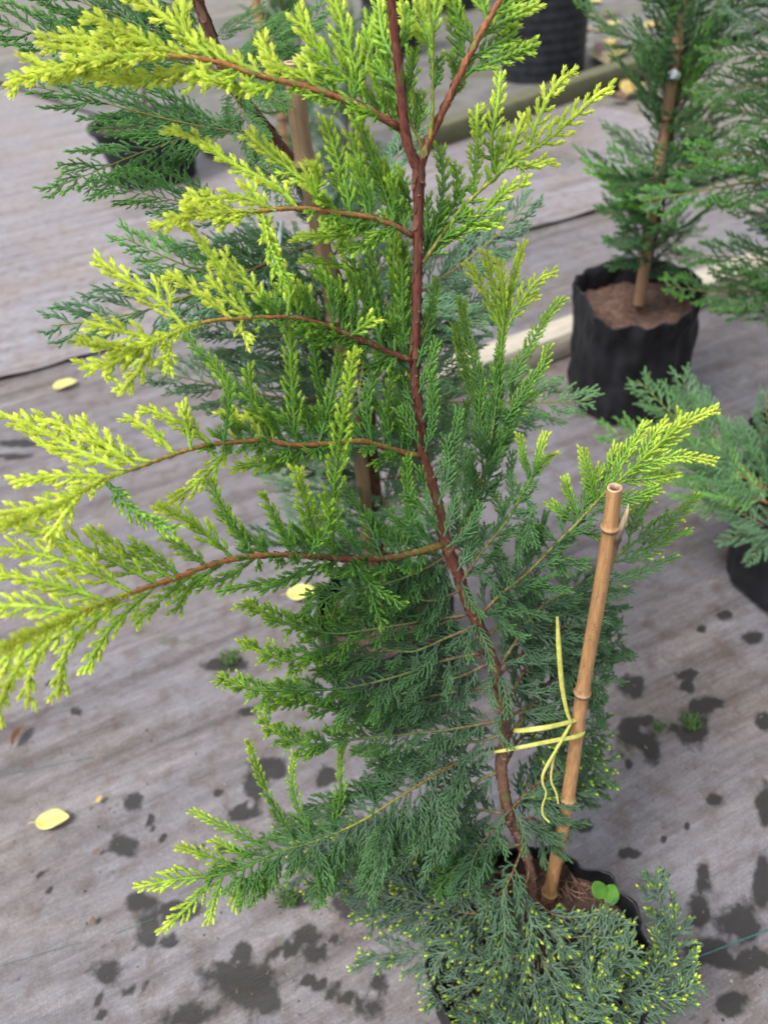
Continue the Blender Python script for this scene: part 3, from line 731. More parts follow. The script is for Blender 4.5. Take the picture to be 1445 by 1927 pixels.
for pts, w, a0, a1 in [([(560, 390), (520, 352), (440, 310), (380, 268), (316, 243)], 24, .8, 1), ([(610, 392), (590, 350), (560, 330), (510, 290), (466, 250)], 42, .7, .95), ([(590, 380), (600, 340), (590, 310)], 20, .6, .85),
    ([(520, 397), (450, 370), (370, 378)], 26, .85, 1), ([(470, 400), (420, 415), (360, 385)], 22, .88, 1), ([(500, 398), (470, 350), (470, 345)], 18, .8, 1), ([(430, 402), (380, 375), (345, 380)], 18, .9, 1),
    ([(660, 402), (650, 350), (632, 290), (612, 228)], 34, .5, .8), ([(690, 405), (680, 350), (672, 300), (662, 256)], 30, .45, .75), ([(640, 400), (600, 370), (575, 330)], 26, .6, .85),
    ([(722, 418), (640, 442), (558, 447)], 26, .5, .8), ([(735, 425), (690, 460), (640, 470)], 24, .4, .65), ([(700, 412), (650, 425), (610, 430)], 14, .5, .7), ([(745, 425), (720, 350), (690, 270), (668, 205)], 32, .4, .75),
    ([(755, 430), (735, 370), (712, 320)], 26, .38, .65), ([(495, 402), (505, 450), (520, 490), (540, 540)], 8, .8, .6)]:
    SP('L2', pts, w, a0, a1, sp=14, l=.0042)
BR('L3', [(780, 680), (745, 668), (700, 648), (650, 628), (600, 608), (550, 597), (500, 597), (450, 600), (400, 603), (350, 618), (300, 640), (255, 658), (200, 652), (148, 645)], .505, 17, 6, cols=(RED, RED * 0.6 + ORANGE * 0.3, ORANGE, OLIVE, (0.45, 0.43, 0.05)), scl=0.008)
for pts, w, a0, a1 in [([(350, 618), (300, 565), (245, 530), (181, 486)], 44, .92, 1), ([(436, 600), (385, 557), (318, 514)], 28, .9, 1), ([(472, 597), (432, 566), (394, 525)], 16, .85, 1), ([(474, 595), (415, 507), (384, 462), (340, 414)], 14, .75, .95),
    ([(505, 590), (480, 545), (450, 514), (421, 480)], 10, .7, .95), ([(300, 640), (240, 625), (166, 607)], 30, .92, 1), ([(275, 660), (225, 680), (159, 692)], 22, .92, 1), ([(285, 655), (262, 695), (228, 738)], 24, .92, 1), ([(322, 640), (316, 665), (311, 697)], 14, .9, 1),
    ([(255, 660), (205, 690), (205, 712)], 16, .92, 1), ([(455, 602), (456, 622), (470, 640)], 10, .9, 1), ([(540, 595), (545, 545), (525, 495), (494, 405)], 11, .65, .9),
    ([(530, 598), (500, 560), (470, 545)], 20, .6, .95), ([(560, 600), (555, 560), (530, 528)], 20, .6, .9), ([(590, 605), (580, 570), (575, 545)], 20, .55, .85), ([(650, 628), (648, 590), (642, 548)], 18, .55, .85), ([(660, 632), (685, 612), (700, 600)], 8, .5, .85),
    ([(700, 648), (640, 540), (596, 508)], 22, .35, .7), ([(715, 650), (690, 545), (640, 500), (568, 488)], 22, .35, .7), ([(720, 655), (690, 550), (665, 500), (655, 450)], 24, .35, .65), ([(742, 665), (744, 600), (742, 510), (746, 408)], 20, .4, .7),
    ([(735, 662), (715, 580), (700, 500), (690, 445)], 24, .3, .6), ([(765, 675), (758, 600), (756, 490)], 22, .28, .55), ([(690, 645), (640, 640), (570, 615)], 14, .3, .5), ([(650, 630), (610, 640), (560, 625)], 12, .35, .5), ([(740, 668), (700, 690), (680, 670)], 14, .3, .45)]:
    SP('L3', pts, w, a0, a1, sp=14, l=.0040)
BR('L4', [(797, 858), (760, 852), (720, 840), (680, 830), (620, 835), (560, 838), (500, 830), (440, 832), (380, 840), (320, 858), (260, 880), (200, 900), (130, 940), (60, 970), (-20, 1000)], .455, 17, 7, cols=(RED * 0.7 + OLIVE * 0.2, ORANGE * 0.8, ORANGE, OLIVE, (0.48, 0.44, 0.05)), scl=0.008)
for pts, w, a0, a1 in [([(235, 885), (150, 850), (80, 812), (4, 778)], 60, .92, 1), ([(330, 855), (290, 815), (238, 783)], 26, .85, 1), ([(400, 838), (350, 800), (270, 768)], 30, .8, 1), ([(210, 898), (110, 895), (26, 908)], 30, .92, 1),
    ([(440, 835), (380, 900), (300, 960)], 36, .75, 1), ([(360, 848), (350, 790), (345, 762)], 14, .7, .95), ([(460, 832), (440, 790), (420, 775)], 18, .8, 1), ([(490, 830), (480, 795), (440, 780)], 16, .8, 1), ([(515, 832), (508, 800), (480, 782)], 14, .75, .95),
    ([(180, 912), (90, 950), (0, 965)], 34, .95, 1), ([(150, 930), (110, 985), (90, 1010)], 26, .95, 1), ([(200, 905), (250, 960), (330, 1000)], 22, .4, .6), ([(560, 836), (550, 740), (545, 608)], 34, .45, .7), ([(580, 836), (500, 765), (430, 716), (346, 628)], 28, .25, .45),
    ([(540, 836), (480, 770), (468, 690)], 24, .4, .65), ([(600, 835), (620, 760), (640, 670)], 22, .3, .6), ([(640, 835), (600, 720), (590, 650)], 22, .28, .5), ([(700, 836), (690, 760), (715, 680)], 22, .25, .5), ([(735, 845), (728, 760), (738, 705)], 20, .3, .5),
    ([(760, 850), (758, 800), (745, 750)], 18, .25, .45), ([(560, 840), (500, 870), (440, 880)], 24, .5, .8), ([(620, 840), (560, 860), (500, 880)], 20, .35, .55), ([(520, 836), (500, 800), (490, 770)], 14, .6, .9), ([(290, 870), (200, 850), (120, 800), (75, 790)], 40, .92, 1), ([(260, 880), (190, 830), (150, 790)], 34, .9, 1), ([(420, 838), (430, 740), (400, 680)], 24, .4, .6)]:
    SP('L4', pts, w, a0, a1, sp=14, l=.0039)
BR('L5', [(838, 1024), (800, 1035), (750, 1047), (700, 1052), (650, 1052), (600, 1048), (540, 1044), (470, 1048), (400, 1062), (330, 1088), (250, 1115), (160, 1150), (70, 1190), (-40, 1240)], .405, 20, 10, cols=(RED * 0.5 + OLIVE * 0.5, RED * 1.3, RED * 1.2, ORANGE, ORANGE, OLIVE, (0.5, 0.46, 0.05)), scl=0.008)
for pts, w, a0, a1, dz in [([(625, 1048), (630, 900), (648, 770), (668, 656)], 40, .45, .8, -.09), ([(600, 1046), (585, 980), (558, 882)], 40, .45, .8, -.06), ([(560, 1045), (520, 980), (495, 930)], 30, .4, .7, -.03), ([(480, 1048), (420, 960), (395, 900)], 30, .4, .65, -.02),
    ([(440, 1052), (370, 990), (300, 948)], 36, .55, .85, -.02), ([(390, 1065), (340, 1030), (315, 1012)], 22, .5, .7, -.01), ([(340, 1085), (280, 1040), (248, 1025)], 24, .5, .75, -.01), ([(300, 1100), (200, 1050), (100, 1008), (0, 985)], 50, .7, 1, -.02),
    ([(330, 1090), (230, 1040), (170, 992)], 36, .6, .85, 0), ([(250, 1115), (150, 1065), (60, 1040), (-30, 1030)], 50, .8, 1, -.02), ([(200, 1130), (100, 1100), (0, 1080)], 40, .75, .95, 0), ([(150, 1152), (60, 1140), (-30, 1140)], 40, .8, 1, 0),
    ([(640, 1052), (560, 1085), (410, 1112)], 26, .3, .5, 0), ([(600, 1052), (540, 1090), (490, 1112)], 20, .3, .45, 0), ([(480, 1050), (420, 1090), (330, 1110)], 22, .45, .6, 0), ([(360, 1080), (290, 1140), (255, 1172)], 20, .55, .75, 0), ([(290, 1105), (210, 1180), (162, 1262)], 26, .65, .85, -.01),
    ([(230, 1125), (130, 1215), (110, 1310)], 28, .75, .95, -.01), ([(170, 1150), (70, 1230), (50, 1325)], 30, .8, .95, -.01), ([(110, 1175), (30, 1260), (-10, 1355)], 34, .85, 1, -.01), ([(60, 1195), (-10, 1260), (-60, 1330)], 34, .85, 1, 0), ([(420, 1060), (360, 1100), (330, 1150)], 16, .5, .65, 0),
    ([(720, 1052), (690, 980), (650, 920)], 26, .15, .35, .03), ([(760, 1046), (775, 960), (762, 858)], 22, .2, .45, .02), ([(660, 1052), (700, 1100), (760, 1140)], 22, .25, .4, .03), ([(690, 1054), (700, 1120), (720, 1180)], 26, .25, .4, .03), ([(580, 1046), (620, 990), (610, 930)], 24, .35, .6, -.04), ([(510, 1046), (450, 1000), (420, 960)], 24, .4, .65, -.01)]:
    SP('L5', pts, w, a0, a1, dz, sp=15, l=.0038)
# ---- right hand branches
BR('R1', [(794, 494), (812, 470), (850, 415), (885, 375), (930, 335), (965, 300), (995, 286)], .66, 12, 5, cols=(RED * 0.5 + OLIVE * 0.5, (0.2, 0.25, 0.04), (0.36, 0.34, 0.05), OLIVE), scl=0.007)
for pts, w, a0, a1 in [([(988, 292), (1013, 222), (1042, 165), (1083, 129)], 36, .8, .98), ([(990, 288), (1028, 264), (1072, 226), (1115, 186), (1150, 163)], 38, .8, .98), ([(935, 332), (923, 275), (935, 200), (941, 138)], 32, .6, .85), ([(893, 372), (896, 280), (898, 203)], 26, .55, .85),
    ([(960, 302), (985, 315), (1037, 302)], 12, .7, .95), ([(862, 436), (920, 392), (958, 355), (988, 348)], 30, .5, .85), ([(860, 430), (900, 425), (935, 421)], 8, .5, .8), ([(806, 476), (822, 420), (835, 350), (828, 278)], 24, .3, .6), ([(814, 462), (845, 400), (862, 360), (856, 308)], 24, .35, .65),
    ([(945, 325), (970, 260), (985, 220)], 22, .7, .95), ([(910, 355), (925, 320), (960, 240)], 20, .6, .85), ([(800, 486), (802, 430), (803, 375)], 12, .25, .5)]:
    SP('R1', pts, w, a0, a1, sp=15, l=.0041)
BR('R2', [(848, 1040), (885, 960), (912, 880), (928, 800), (938, 700), (946, 615)], .74, 9, 5, d0=.775, cols=(BROWN, (0.12, 0.15, 0.04), (0.2, 0.26, 0.04)), scl=0.006)
for pts, w, a0, a1 in [([(937, 790), (938, 700), (945, 620), (962, 540), (985, 455)], 18, .3, .92), ([(944, 625), (907, 545), (879, 493)], 11, .7, .98), ([(946, 610), (926, 530), (912, 475)], 11, .7, .98), ([(955, 612), (985, 560), (1015, 525), (1046, 511)], 32, .75, .98), ([(948, 600), (945, 540), (938, 490)], 10, .7, .95),
    ([(945, 740), (980, 680), (1020, 610), (1058, 560)], 28, .3, .7), ([(945, 800), (990, 730), (1020, 690), (1030, 650)], 26, .3, .62), ([(920, 780), (885, 660), (866, 560)], 26, .28, .6), ([(915, 810), (875, 700), (856, 612)], 18, .28, .6), ([(925, 850), (935, 760), (930, 680)], 30, .2, .4), ([(910, 890), (900, 800), (905, 720)], 26, .18, .4),
    ([(900, 930), (865, 850), (880, 750)], 26, .12, .3), ([(930, 800), (975, 770), (1010, 740)], 26, .25, .45), ([(915, 870), (960, 800), (965, 720)], 28, .2, .4), ([(890, 950), (920, 900), (955, 830)], 24, .12, .3), ([(885, 960), (860, 900), (850, 850)], 22, .08, .25)]:
    SP('R2', pts, w, a0, a1, sp=9, l=.0034, blue=.25)
BR('R2b', [(868, 1095), (905, 1040), (950, 985), (985, 925), (1008, 885)], .76, 9, 4, d0=.79, cols=(BROWN, (0.12, 0.15, 0.04), (0.2, 0.26, 0.04)), scl=0.006)
for pts, w, a0, a1 in [([(1000, 900), (1025, 865), (1048, 852)], 18, .3, .9), ([(1005, 888), (1015, 850), (1026, 815)], 12, .4, .95), ([(995, 905), (985, 860), (977, 818)], 14, .3, .85), ([(970, 960), (960, 900), (965, 850)], 20, .15, .4), ([(985, 930), (1000, 960), (985, 1030)], 16, .1, .2), ([(950, 985), (930, 930), (905, 905)], 22, .1, .9),
    ([(930, 1010), (970, 1000), (975, 1060)], 24, .08, .2), ([(905, 1040), (890, 980), (900, 920)], 24, .06, .2), ([(890, 1065), (860, 1000), (860, 940)], 22, .06, .2), ([(920, 1030), (945, 1060), (960, 1100)], 26, .05, .15), ([(885, 1070), (920, 1090), (950, 1130)], 24, .04, .12), ([(960, 975), (990, 980), (1010, 1030)], 22, .1, .2)]:
    SP('R2b', pts, w, a0, a1, sp=8, l=.0032, blue=.3, boost=.15)
BR('R3', [(893, 1170), (940, 1120), (985, 1085), (1040, 1030), (1085, 985), (1130, 935), (1180, 890), (1240, 835)], .76, 10, 5, cols=(BROWN, (0.2, 0.16, 0.05), OLIVE, (0.3, 0.34, 0.05)), scl=0.006)
for pts, w, a0, a1 in [([(1215, 855), (1260, 825), (1300, 790), (1348, 769)], 26, .7, .95), ([(1180, 890), (1240, 865), (1290, 860), (1342, 868)], 30, .6, .9), ([(1150, 915), (1165, 870), (1200, 820), (1215, 795)], 30, .5, .85), ([(1120, 945), (1105, 890), (1095, 845)], 26, .45, .8),
    ([(1200, 870), (1230, 820), (1255, 790)], 24, .6, .9), ([(1130, 935), (1145, 880), (1160, 840)], 26, .45, .8), ([(1090, 980), (1070, 930), (1062, 900)], 20, .3, .85), ([(1160, 905), (1220, 900), (1275, 890)], 28, .5, .8), ([(1120, 950), (1180, 940), (1240, 920)], 28, .35, .6),
    ([(1085, 985), (1050, 960), (1035, 945)], 22, .3, .75), ([(1050, 1020), (1020, 1000), (1000, 990)], 26, .1, .4), ([(1060, 1010), (1090, 1000), (1140, 1010)], 30, .15, .35), ([(1030, 1040), (1060, 1060), (1110, 1060)], 34, .08, .25), ([(1000, 1070), (990, 1020), (985, 985)], 30, .06, .3), ([(985, 1085), (1020, 1110), (1070, 1110)], 34, .04, .15),
    ([(950, 1110), (940, 1060), (935, 1020)], 30, .04, .15), ([(955, 1110), (985, 1150), (1030, 1160)], 34, .03, .1), ([(920, 1140), (950, 1180), (985, 1200)], 30, .02, .08), ([(1090, 975), (1110, 920), (1130, 880)], 28, .35, .7), ([(1240, 835), (1275, 800), (1280, 775)], 18, .7, .95)]:
    SP('R3', pts, w, a0, a1, sp=8, l=.0034, blue=.25, boost=.2)
BR('R4', [(935, 1262), (965, 1215), (1010, 1150), (1070, 1110), (1130, 1075), (1190, 1020)], .86, 10, 4, cols=(BROWN, (0.16, 0.15, 0.05), OLIVE), scl=0.006)
for pts, w, a0, a1, dot in [([(1180, 1030), (1240, 990), (1290, 955), (1312, 930)], 34, .25, .6, 2), ([(1150, 1060), (1210, 1040), (1260, 1010), (1300, 1000)], 30, .2, .5, 2), ([(1180, 1030), (1195, 970), (1230, 920), (1260, 900)], 34, .3, .6, 2), ([(1140, 1070), (1150, 1010), (1185, 960)], 30, .2, .5, 2),
    ([(1100, 1090), (1170, 1090), (1240, 1060), (1275, 1045)], 30, .15, .3, 1), ([(1070, 1110), (1130, 1120), (1190, 1110)], 34, .06, .15, 0), ([(1060, 1110), (1050, 1060), (1060, 1020)], 30, .05, .2, 0), ([(1030, 1135), (1080, 1160), (1150, 1170)], 38, .04, .1, 0), ([(1010, 1150), (1000, 1110), (1010, 1070)], 30, .04, .1, 0),
    ([(990, 1180), (1040, 1200), (1100, 1200)], 36, .03, .08, 0), ([(970, 1210), (1010, 1230), (1060, 1240)], 32, .02, .06, 0), ([(975, 1200), (965, 1160), (960, 1120)], 28, .02, .06, 0)]:
    SP('R4', pts, w, a0, a1, sp=8, l=.0031, blue=.45, boost=.12, dot=dot)
for key, pts, d1 in [('R5', [(950, 1330), (985, 1265), (1020, 1215), (1080, 1170), (1150, 1140)], .95), ('R6', [(958, 1385), (1010, 1310), (1055, 1262), (1110, 1225), (1175, 1205)], .98), ('R7', [(950, 1440), (985, 1385), (1040, 1400), (1100, 1390), (1135, 1375)], 1.0),
                     ('R8', [(958, 1525), (1010, 1475), (1060, 1450), (1110, 1440), (1130, 1425)], 1.0), ('R10', [(940, 1270), (985, 1230), (1040, 1230), (1100, 1260), (1140, 1290)], .93), ('R11', [(955, 1350), (1000, 1330), (1050, 1340), (1090, 1320), (1130, 1330)], .97), ('R12', [(915, 1200), (960, 1165), (1020, 1180), (1080, 1180), (1130, 1190)], .92), ('R13', [(960, 1560), (1000, 1540), (1030, 1560), (1060, 1540)], .97), ('R9', [(960, 1535), (985, 1500), (1040, 1500), (1100, 1475), (1120, 1470)], 1.02)]:
    BR(key, pts, d1, 8, 3, cols=(RED * 0.8 + BROWN * 0.4, RED * 0.7 + BROWN * 0.4, OLIVE * 0.7, (0.12, 0.2, 0.06)), scl=0.006)
    FILL(key, .12, .98, 10, 110, 110, 26, (.02, .08), (.05, .2), l=.0030, blue=.5, sp=8, dot=1 if key in ('R7', 'R8') else 0, jit=.3, boost=.08, prof='flat')
# ---- dense green sprays hugging the stem
BR('M1', [(782, 640), (800, 620), (815, 570), (822, 528)], .70, 5, 3, cols=(OLIVE, (0.2, 0.28, 0.04)), scl=0.005)
SP('M1', [(785, 690), (806, 610), (822, 526)], 20, .22, .5, sp=9, l=.0033); SP('M1', [(788, 740), (808, 690), (822, 640)], 18, .2, .4, sp=9, l=.0033); SP('M1', [(795, 790), (815, 750), (812, 700)], 16, .2, .35, sp=9, l=.0033)
SP('M1', [(800, 850), (815, 790), (812, 735)], 16, .15, .3, sp=9, l=.0032); SP('M1', [(815, 900), (850, 840), (865, 770)], 26, .12, .3, sp=8, l=.0032, blue=.3); SP('M1', [(825, 950), (845, 880), (838, 820)], 22, .1, .25, sp=8, l=.0032, blue=.3)
SP('M1', [(835, 1010), (855, 950), (850, 890)], 24, .08, .2, sp=8, l=.0032, blue=.3); SP('M1', [(840, 1030), (880, 1000), (905, 950)], 26, .06, .2, sp=8, l=.0032, blue=.3); SP('M1', [(860, 1075), (885, 1030), (880, 980)], 26, .05, .2, sp=8, l=.0032, blue=.3)
BR('M2', [(778, 720), (760, 690), (745, 640), (735, 580)], .71, 5, 3, cols=(OLIVE, (0.2, 0.28, 0.04)), scl=0.005)
for pts, w, a0, a1 in [([(775, 600), (750, 540), (728, 470)], 24, .3, .55), ([(780, 560), (765, 510), (758, 455)], 18, .3, .55), ([(778, 760), (750, 715), (725, 680)], 22, .2, .4), ([(785, 800), (762, 760), (760, 700)], 20, .2, .4), ([(780, 640), (765, 600), (770, 545)], 18, .25, .5),
    ([(790, 840), (768, 800), (752, 770)], 18, .2, .35), ([(820, 960), (800, 930), (790, 880)], 20, .15, .35), ([(830, 1005), (800, 960), (765, 930)], 24, .12, .3), ([(776, 1010), (768, 930), (765, 858)], 24, .2, .45), ([(800, 1015), (750, 985), (735, 960)], 22, .12, .3), ([(770, 700), (720, 640), (690, 560)], 26, .22, .45), ([(775, 500), (745, 460), (725, 400)], 22, .35, .6), ([(780, 420), (760, 370), (755, 320)], 20, .4, .65), ([(776, 380), (740, 340), (715, 300)], 22, .42, .7)]:
    SP('M2', pts, w, a0, a1, sp=10, l=.0035)
TIP('L1', 24, 26, .9, 1, .0046, 17); TIP('L2', 24, 24, .88, 1, .0042, 17); TIP('L3', 26, 26, .9, 1, .0040, 17); TIP('L4', 28, 30, .92, 1, .0039, 17); TIP('L5', 28, 30, .9, 1, .0038, 17)
TIP('R1', 26, 24, .6, .9, .0040, 15); TIP('R2', 22, 20, .25, .6, .0034, 11); TIP('R2b', 22, 18, .2, .5, .0032, 10); TIP('R3', 24, 26, .35, .8, .0034, 11); TIP('R4', 22, 26, .15, .4, .0031, 10, .3)
# ---- short green sprays filling between the branches near the stem
FILL('L2', .04, .42, 26, 120, 60, 26, (.35, .6), (.6, .85), l=.0036, ang=(72, 50), sp=10)
FILL('L3', .04, .50, 22, 150, 55, 26, (.25, .5), (.5, .8), l=.0034, ang=(75, 40), sp=9, jit=.3)
FILL('L4', .04, .55, 22, 140, 60, 26, (.2, .45), (.45, .75), l=.0033, ang=(75, 40), sp=9, jit=.35)
FILL('L5', .04, .50, 22, 140, 80, 26, (.12, .4), (.35, .65), l=.0032, ang=(75, 50), sp=9, jit=.35)
FILL('L1', .05, .30, 26, 130, 40, 26, (.45, .6), (.65, .85), l=.0038, ang=(70, 40), sp=10)
FILL('R1', .06, .55, 26, 90, 60, 24, (.3, .6), (.55, .85), l=.0036, ang=(60, 45), sp=10)
FILL('R2', .05, .85, 22, 95, 95, 26, (.08, .3), (.2, .5), l=.0030, blue=.25, ang=(30, 30), sp=8, jit=.35)
FILL('R2b', .05, .85, 20, 80, 80, 26, (.05, .15), (.12, .35), l=.0029, blue=.3, ang=(40, 40), sp=8, jit=.35)
FILL('R3', .05, .75, 18, 100, 90, 28, (.03, .25), (.1, .5), l=.0029, blue=.3, ang=(50, 45), sp=8, jit=.35)
FILL('R4', .05, .80, 18, 90, 90, 28, (.02, .12), (.06, .3), l=.0028, blue=.5, ang=(50, 45), sp=8, jit=.35)
for key, pts, w, bl in [('R2b', [(868, 1095), (885, 1130), (910, 1165)], 24, .4), ('R3', [(893, 1170), (915, 1215), (925, 1260)], 24, .5), ('R4', [(935, 1262), (950, 1300), (955, 1350)], 24, .6), ('R3', [(900, 1165), (880, 1200), (885, 1240)], 22, .5), ('R4', [(940, 1255), (920, 1290), (930, 1330)], 22, .6), ('R5', [(950, 1330), (935, 1370), (960, 1410)], 20, .6), ('R8', [(958, 1525), (935, 1560), (955, 1610)], 26, .6), ('R8', [(965, 1520), (985, 1560), (990, 1610)], 24, .6)]:
    SP(key, pts, w, .05, .15, dz=-.025, sp=8, l=.0031, blue=bl)
# ---- lower left, dense green ferny branches
def lower(key, pts, d1, lu, ld, a0, a1, blue, s0=.05, dot=0, step=12, w=24, cols=None, l=.0030, ang=(46, 46), droop=.0, boost=.16, r0=8):
    BR(key, pts, d1, r0, 3, cols=cols or (RED * 0.7 + PALE * 0.2, (0.13, 0.17, 0.05), (0.09, 0.19, 0.05), (0.2, 0.3, 0.05)), scl=0.005, mix=rng.uniform(.05, .75))
    FILL(key, s0, .985, step, lu, ld, w, a0, a1, l=l, blue=blue, sp=7.5, dot=dot, jit=.22, droop=droop, boost=boost, ang=ang)
    TIP(key, 22, 20, a0[0] + .5 * (a0[1] - a0[0]), a1[1], l, 10, blue * .5)
lower('L6', [(880, 1157), (800, 1168), (700, 1184), (630, 1192), (560, 1180), (510, 1160), (460, 1131)], .74, 75, 45, (.03, .5), (.15, .85), .3, w=24)
lower('L6b', [(870, 1160), (790, 1185), (700, 1200), (620, 1215), (545, 1243), (500, 1228), (455, 1211)], .76, 55, 50, (.03, .5), (.15, .9), .35, s0=.45)
lower('L7', [(906, 1229), (840, 1242), (750, 1272), (650, 1295), (560, 1298), (480, 1298), (410, 1272)], .77, 100, 100, (.0, .45), (.08, .85), .5, w=28)
lower('L8', [(928, 1293), (880, 1298), (800, 1312), (720, 1330), (640, 1340), (570, 1320), (500, 1330)], .80, 80, 70, (.0, .35), (.05, .75), .55, w=26)
lower('L9', [(945, 1355), (850, 1372), (760, 1382), (660, 1392), (580, 1402), (530, 1385), (490, 1350)], .79, 85, 70, (.0, .4), (.05, .85), .55, w=26)
lower('L10', [(948, 1405), (900, 1415), (850, 1440), (790, 1475), (740, 1507), (680, 1545), (600, 1580), (520, 1605), (440, 1640), (380, 1650)], .80, 130, 190, (.0, .35), (.06, .5), .5, s0=.12, w=38, cols=(RED * 0.6 + BROWN * 0.5, ORANGE * 0.5, OLIVE * 0.9, OLIVE * 0.9, (0.2, 0.28, 0.04)), droop=.12, ang=(48, 55))
for pts, w, a0, a1 in [([(560, 1590), (510, 1510), (485, 1450), (466, 1395)], 22, .3, .8), ([(590, 1582), (560, 1520), (548, 1470), (558, 1415)], 24, .3, .75), ([(625, 1570), (640, 1500), (640, 1430), (648, 1382)], 26, .3, .8), ([(520, 1605), (430, 1560), (360, 1525)], 24, .3, .85), ([(450, 1635), (390, 1610), (335, 1592)], 24, .5, .9),
    ([(400, 1648), (330, 1655), (256, 1670)], 34, .6, .92), ([(405, 1648), (360, 1700), (300, 1755)], 30, .6, .92), ([(420, 1645), (405, 1690), (393, 1735)], 16, .5, .9), ([(460, 1632), (450, 1670), (438, 1710)], 26, .4, .85), ([(480, 1622), (440, 1600), (400, 1580)], 22, .4, .85), ([(700, 1535), (720, 1450), (700, 1390)], 26, .1, .4)]:
    SP('L10', pts, w, a0, a1, sp=12, l=.0036)
lower('L5b', [(846, 1042), (790, 1075), (720, 1100), (650, 1112), (600, 1135), (560, 1160)], .76, 90, 80, (.06, .25), (.2, .55), .2, w=26)
lower('L5c', [(870, 1110), (810, 1130), (760, 1120), (700, 1140), (640, 1170)], .78, 80, 80, (.04, .15), (.12, .4), .3, w=26)
lower('L6c', [(890, 1180), (840, 1200), (780, 1225), (720, 1225), (640, 1250), (590, 1270)], .80, 80, 90, (.02, .15), (.08, .4), .4, w=26, step=15)
lower('L7b', [(915, 1250), (860, 1275), (790, 1290), (730, 1320), (690, 1360)], .86, 80, 80, (.0, .06), (.05, .2), .6, w=26)
lower('L9b', [(948, 1380), (900, 1395), (850, 1400), (800, 1430), (760, 1440), (700, 1430)], .86, 80, 80, (.0, .1), (.05, .25), .6, w=26)
lower('L10b', [(945, 1450), (900, 1470), (860, 1510), (830, 1560), (790, 1590)], .88, 90, 90, (.0, .08), (.05, .2), .5, w=28)
lower('L5d', [(850, 1050), (800, 1100), (740, 1130), (690, 1160), (650, 1190)], .84, 90, 90, (.03, .12), (.1, .3), .35, w=28)
lower('L11', [(945, 1530), (900, 1525), (850, 1540), (800, 1570), (760, 1600)], .95, 60, 60, (.0, .08), (.04, .2), .5, w=24)
lower('L12', [(905, 1240), (860, 1200), (800, 1170), (740, 1150), (680, 1120)], .85, 60, 50, (.0, .12), (.05, .3), .4, w=22)
lower('L13', [(980, 1590), (940, 1590), (890, 1600), (850, 1640), (820, 1680)], .93, 85, 85, (.1, .2), (.15, .35), .0, w=30, s0=.1)
# ---- lowest branches round the pot: glaucous, with yellow bud tips
def low2(key, pts, d1, lu, ld, d0=.94, s0=.2, dot=1, w=24, blue=.95, a=(.0, .02), b=(.03, .08), r0=6.5, l=.0031, step=12):
    BR(key, pts, d1, r0, 3, d0=d0, cols=(BROWN, RED * 0.4 + BROWN * 0.5, (0.12, 0.17, 0.06), (0.12, 0.19, 0.08)), scl=0.005)
    FILL(key, s0, .985, step, lu, ld, w, a, b, l=l, blue=blue, sp=8, dot=dot, jit=.28, boost=.12, prof='flat', forward=.35)
    TIP(key, 12, 18, .0, .05, l, 10, blue, dot)
low2('B1', [(1000, 1710), (930, 1745), (860, 1738), (780, 1690), (700, 1655), (560, 1640)], 1.0, 150, 120, s0=.3)
low2('B1b', [(930, 1745), (880, 1690), (830, 1630), (790, 1600), (730, 1580)], 1.03, 120, 120, d0=.97)
low2('B2', [(1003, 1745), (940, 1790), (860, 1800), (780, 1790), (720, 1800), (672, 1805)], .95, 70, 70, s0=.25)
low2('B3', [(1008, 1765), (960, 1830), (900, 1850), (850, 1860), (792, 1885)], .92, 70, 60, d0=.93)
low2('B4', [(1010, 1770), (1010, 1850), (980, 1880), (940, 1870), (915, 1850)], .86, 70, 70, d0=.93, l=.0033)
low2('B5', [(1012, 1770), (1040, 1860), (1020, 1910), (960, 1930), (880, 1945)], .86, 80, 80, d0=.93, l=.0033)
low2('B6', [(1015, 1765), (1090, 1850), (1170, 1880), (1245, 1840), (1262, 1760), (1240, 1690), (1234, 1640)], .86, 85, 85, d0=.93, s0=.3, w=28, l=.0034, step=11)
low2('B7', [(1020, 1775), (1090, 1900), (1170, 1915), (1250, 1880), (1312, 1850)], .86, 55, 55, d0=.93, l=.0033)
low2('B8', [(1015, 1768), (1060, 1860), (1110, 1850), (1160, 1810), (1195, 1775)], .84, 62, 62, d0=.93, l=.0034)
low2('B8b', [(1015, 1770), (1080, 1890), (1110, 1900), (1130, 1870), (1150, 1830)], .82, 60, 60, d0=.93, l=.0034)
low2('B9', [(1003, 1690), (1040, 1720), (1090, 1725), (1145, 1712)], .93, 36, 36, d0=.93, w=18)
low2('B10', [(1000, 1700), (960, 1720), (900, 1700), (850, 1650), (840, 1600)], .96, 70, 70, d0=.935)
low2('B11', [(1003, 1720), (980, 1790), (930, 1810), (880, 1790), (850, 1740)], .90, 60, 60, d0=.935)
low2('B12', [(1010, 1760), (1050, 1800), (1090, 1800), (1130, 1790), (1165, 1760)], .90, 50, 50, d0=.935)
low2('B19', [(985, 1590), (965, 1640), (945, 1690), (950, 1750), (940, 1800)], .87, 70, 70, d0=.915, blue=.5, dot=0)
low2('B20', [(995, 1640), (985, 1690), (1000, 1740), (990, 1800)], .88, 60, 50, d0=.925, blue=.8)
low2('B21', [(960, 1545), (920, 1570), (890, 1620), (880, 1680)], .88, 80, 80, d0=.905, blue=.3, dot=0)
low2('B23', [(1012, 1765), (1050, 1765), (1100, 1762), (1150, 1765), (1185, 1755)], .89, 70, 70, d0=.93, s0=.1)
low2('B24', [(1012, 1770), (1045, 1810), (1090, 1820), (1140, 1815), (1180, 1800)], .87, 75, 75, d0=.93, s0=.1)
low2('B25', [(1000, 1690), (985, 1725), (955, 1745), (920, 1735)], .885, 70, 70, d0=.925, s0=.1)
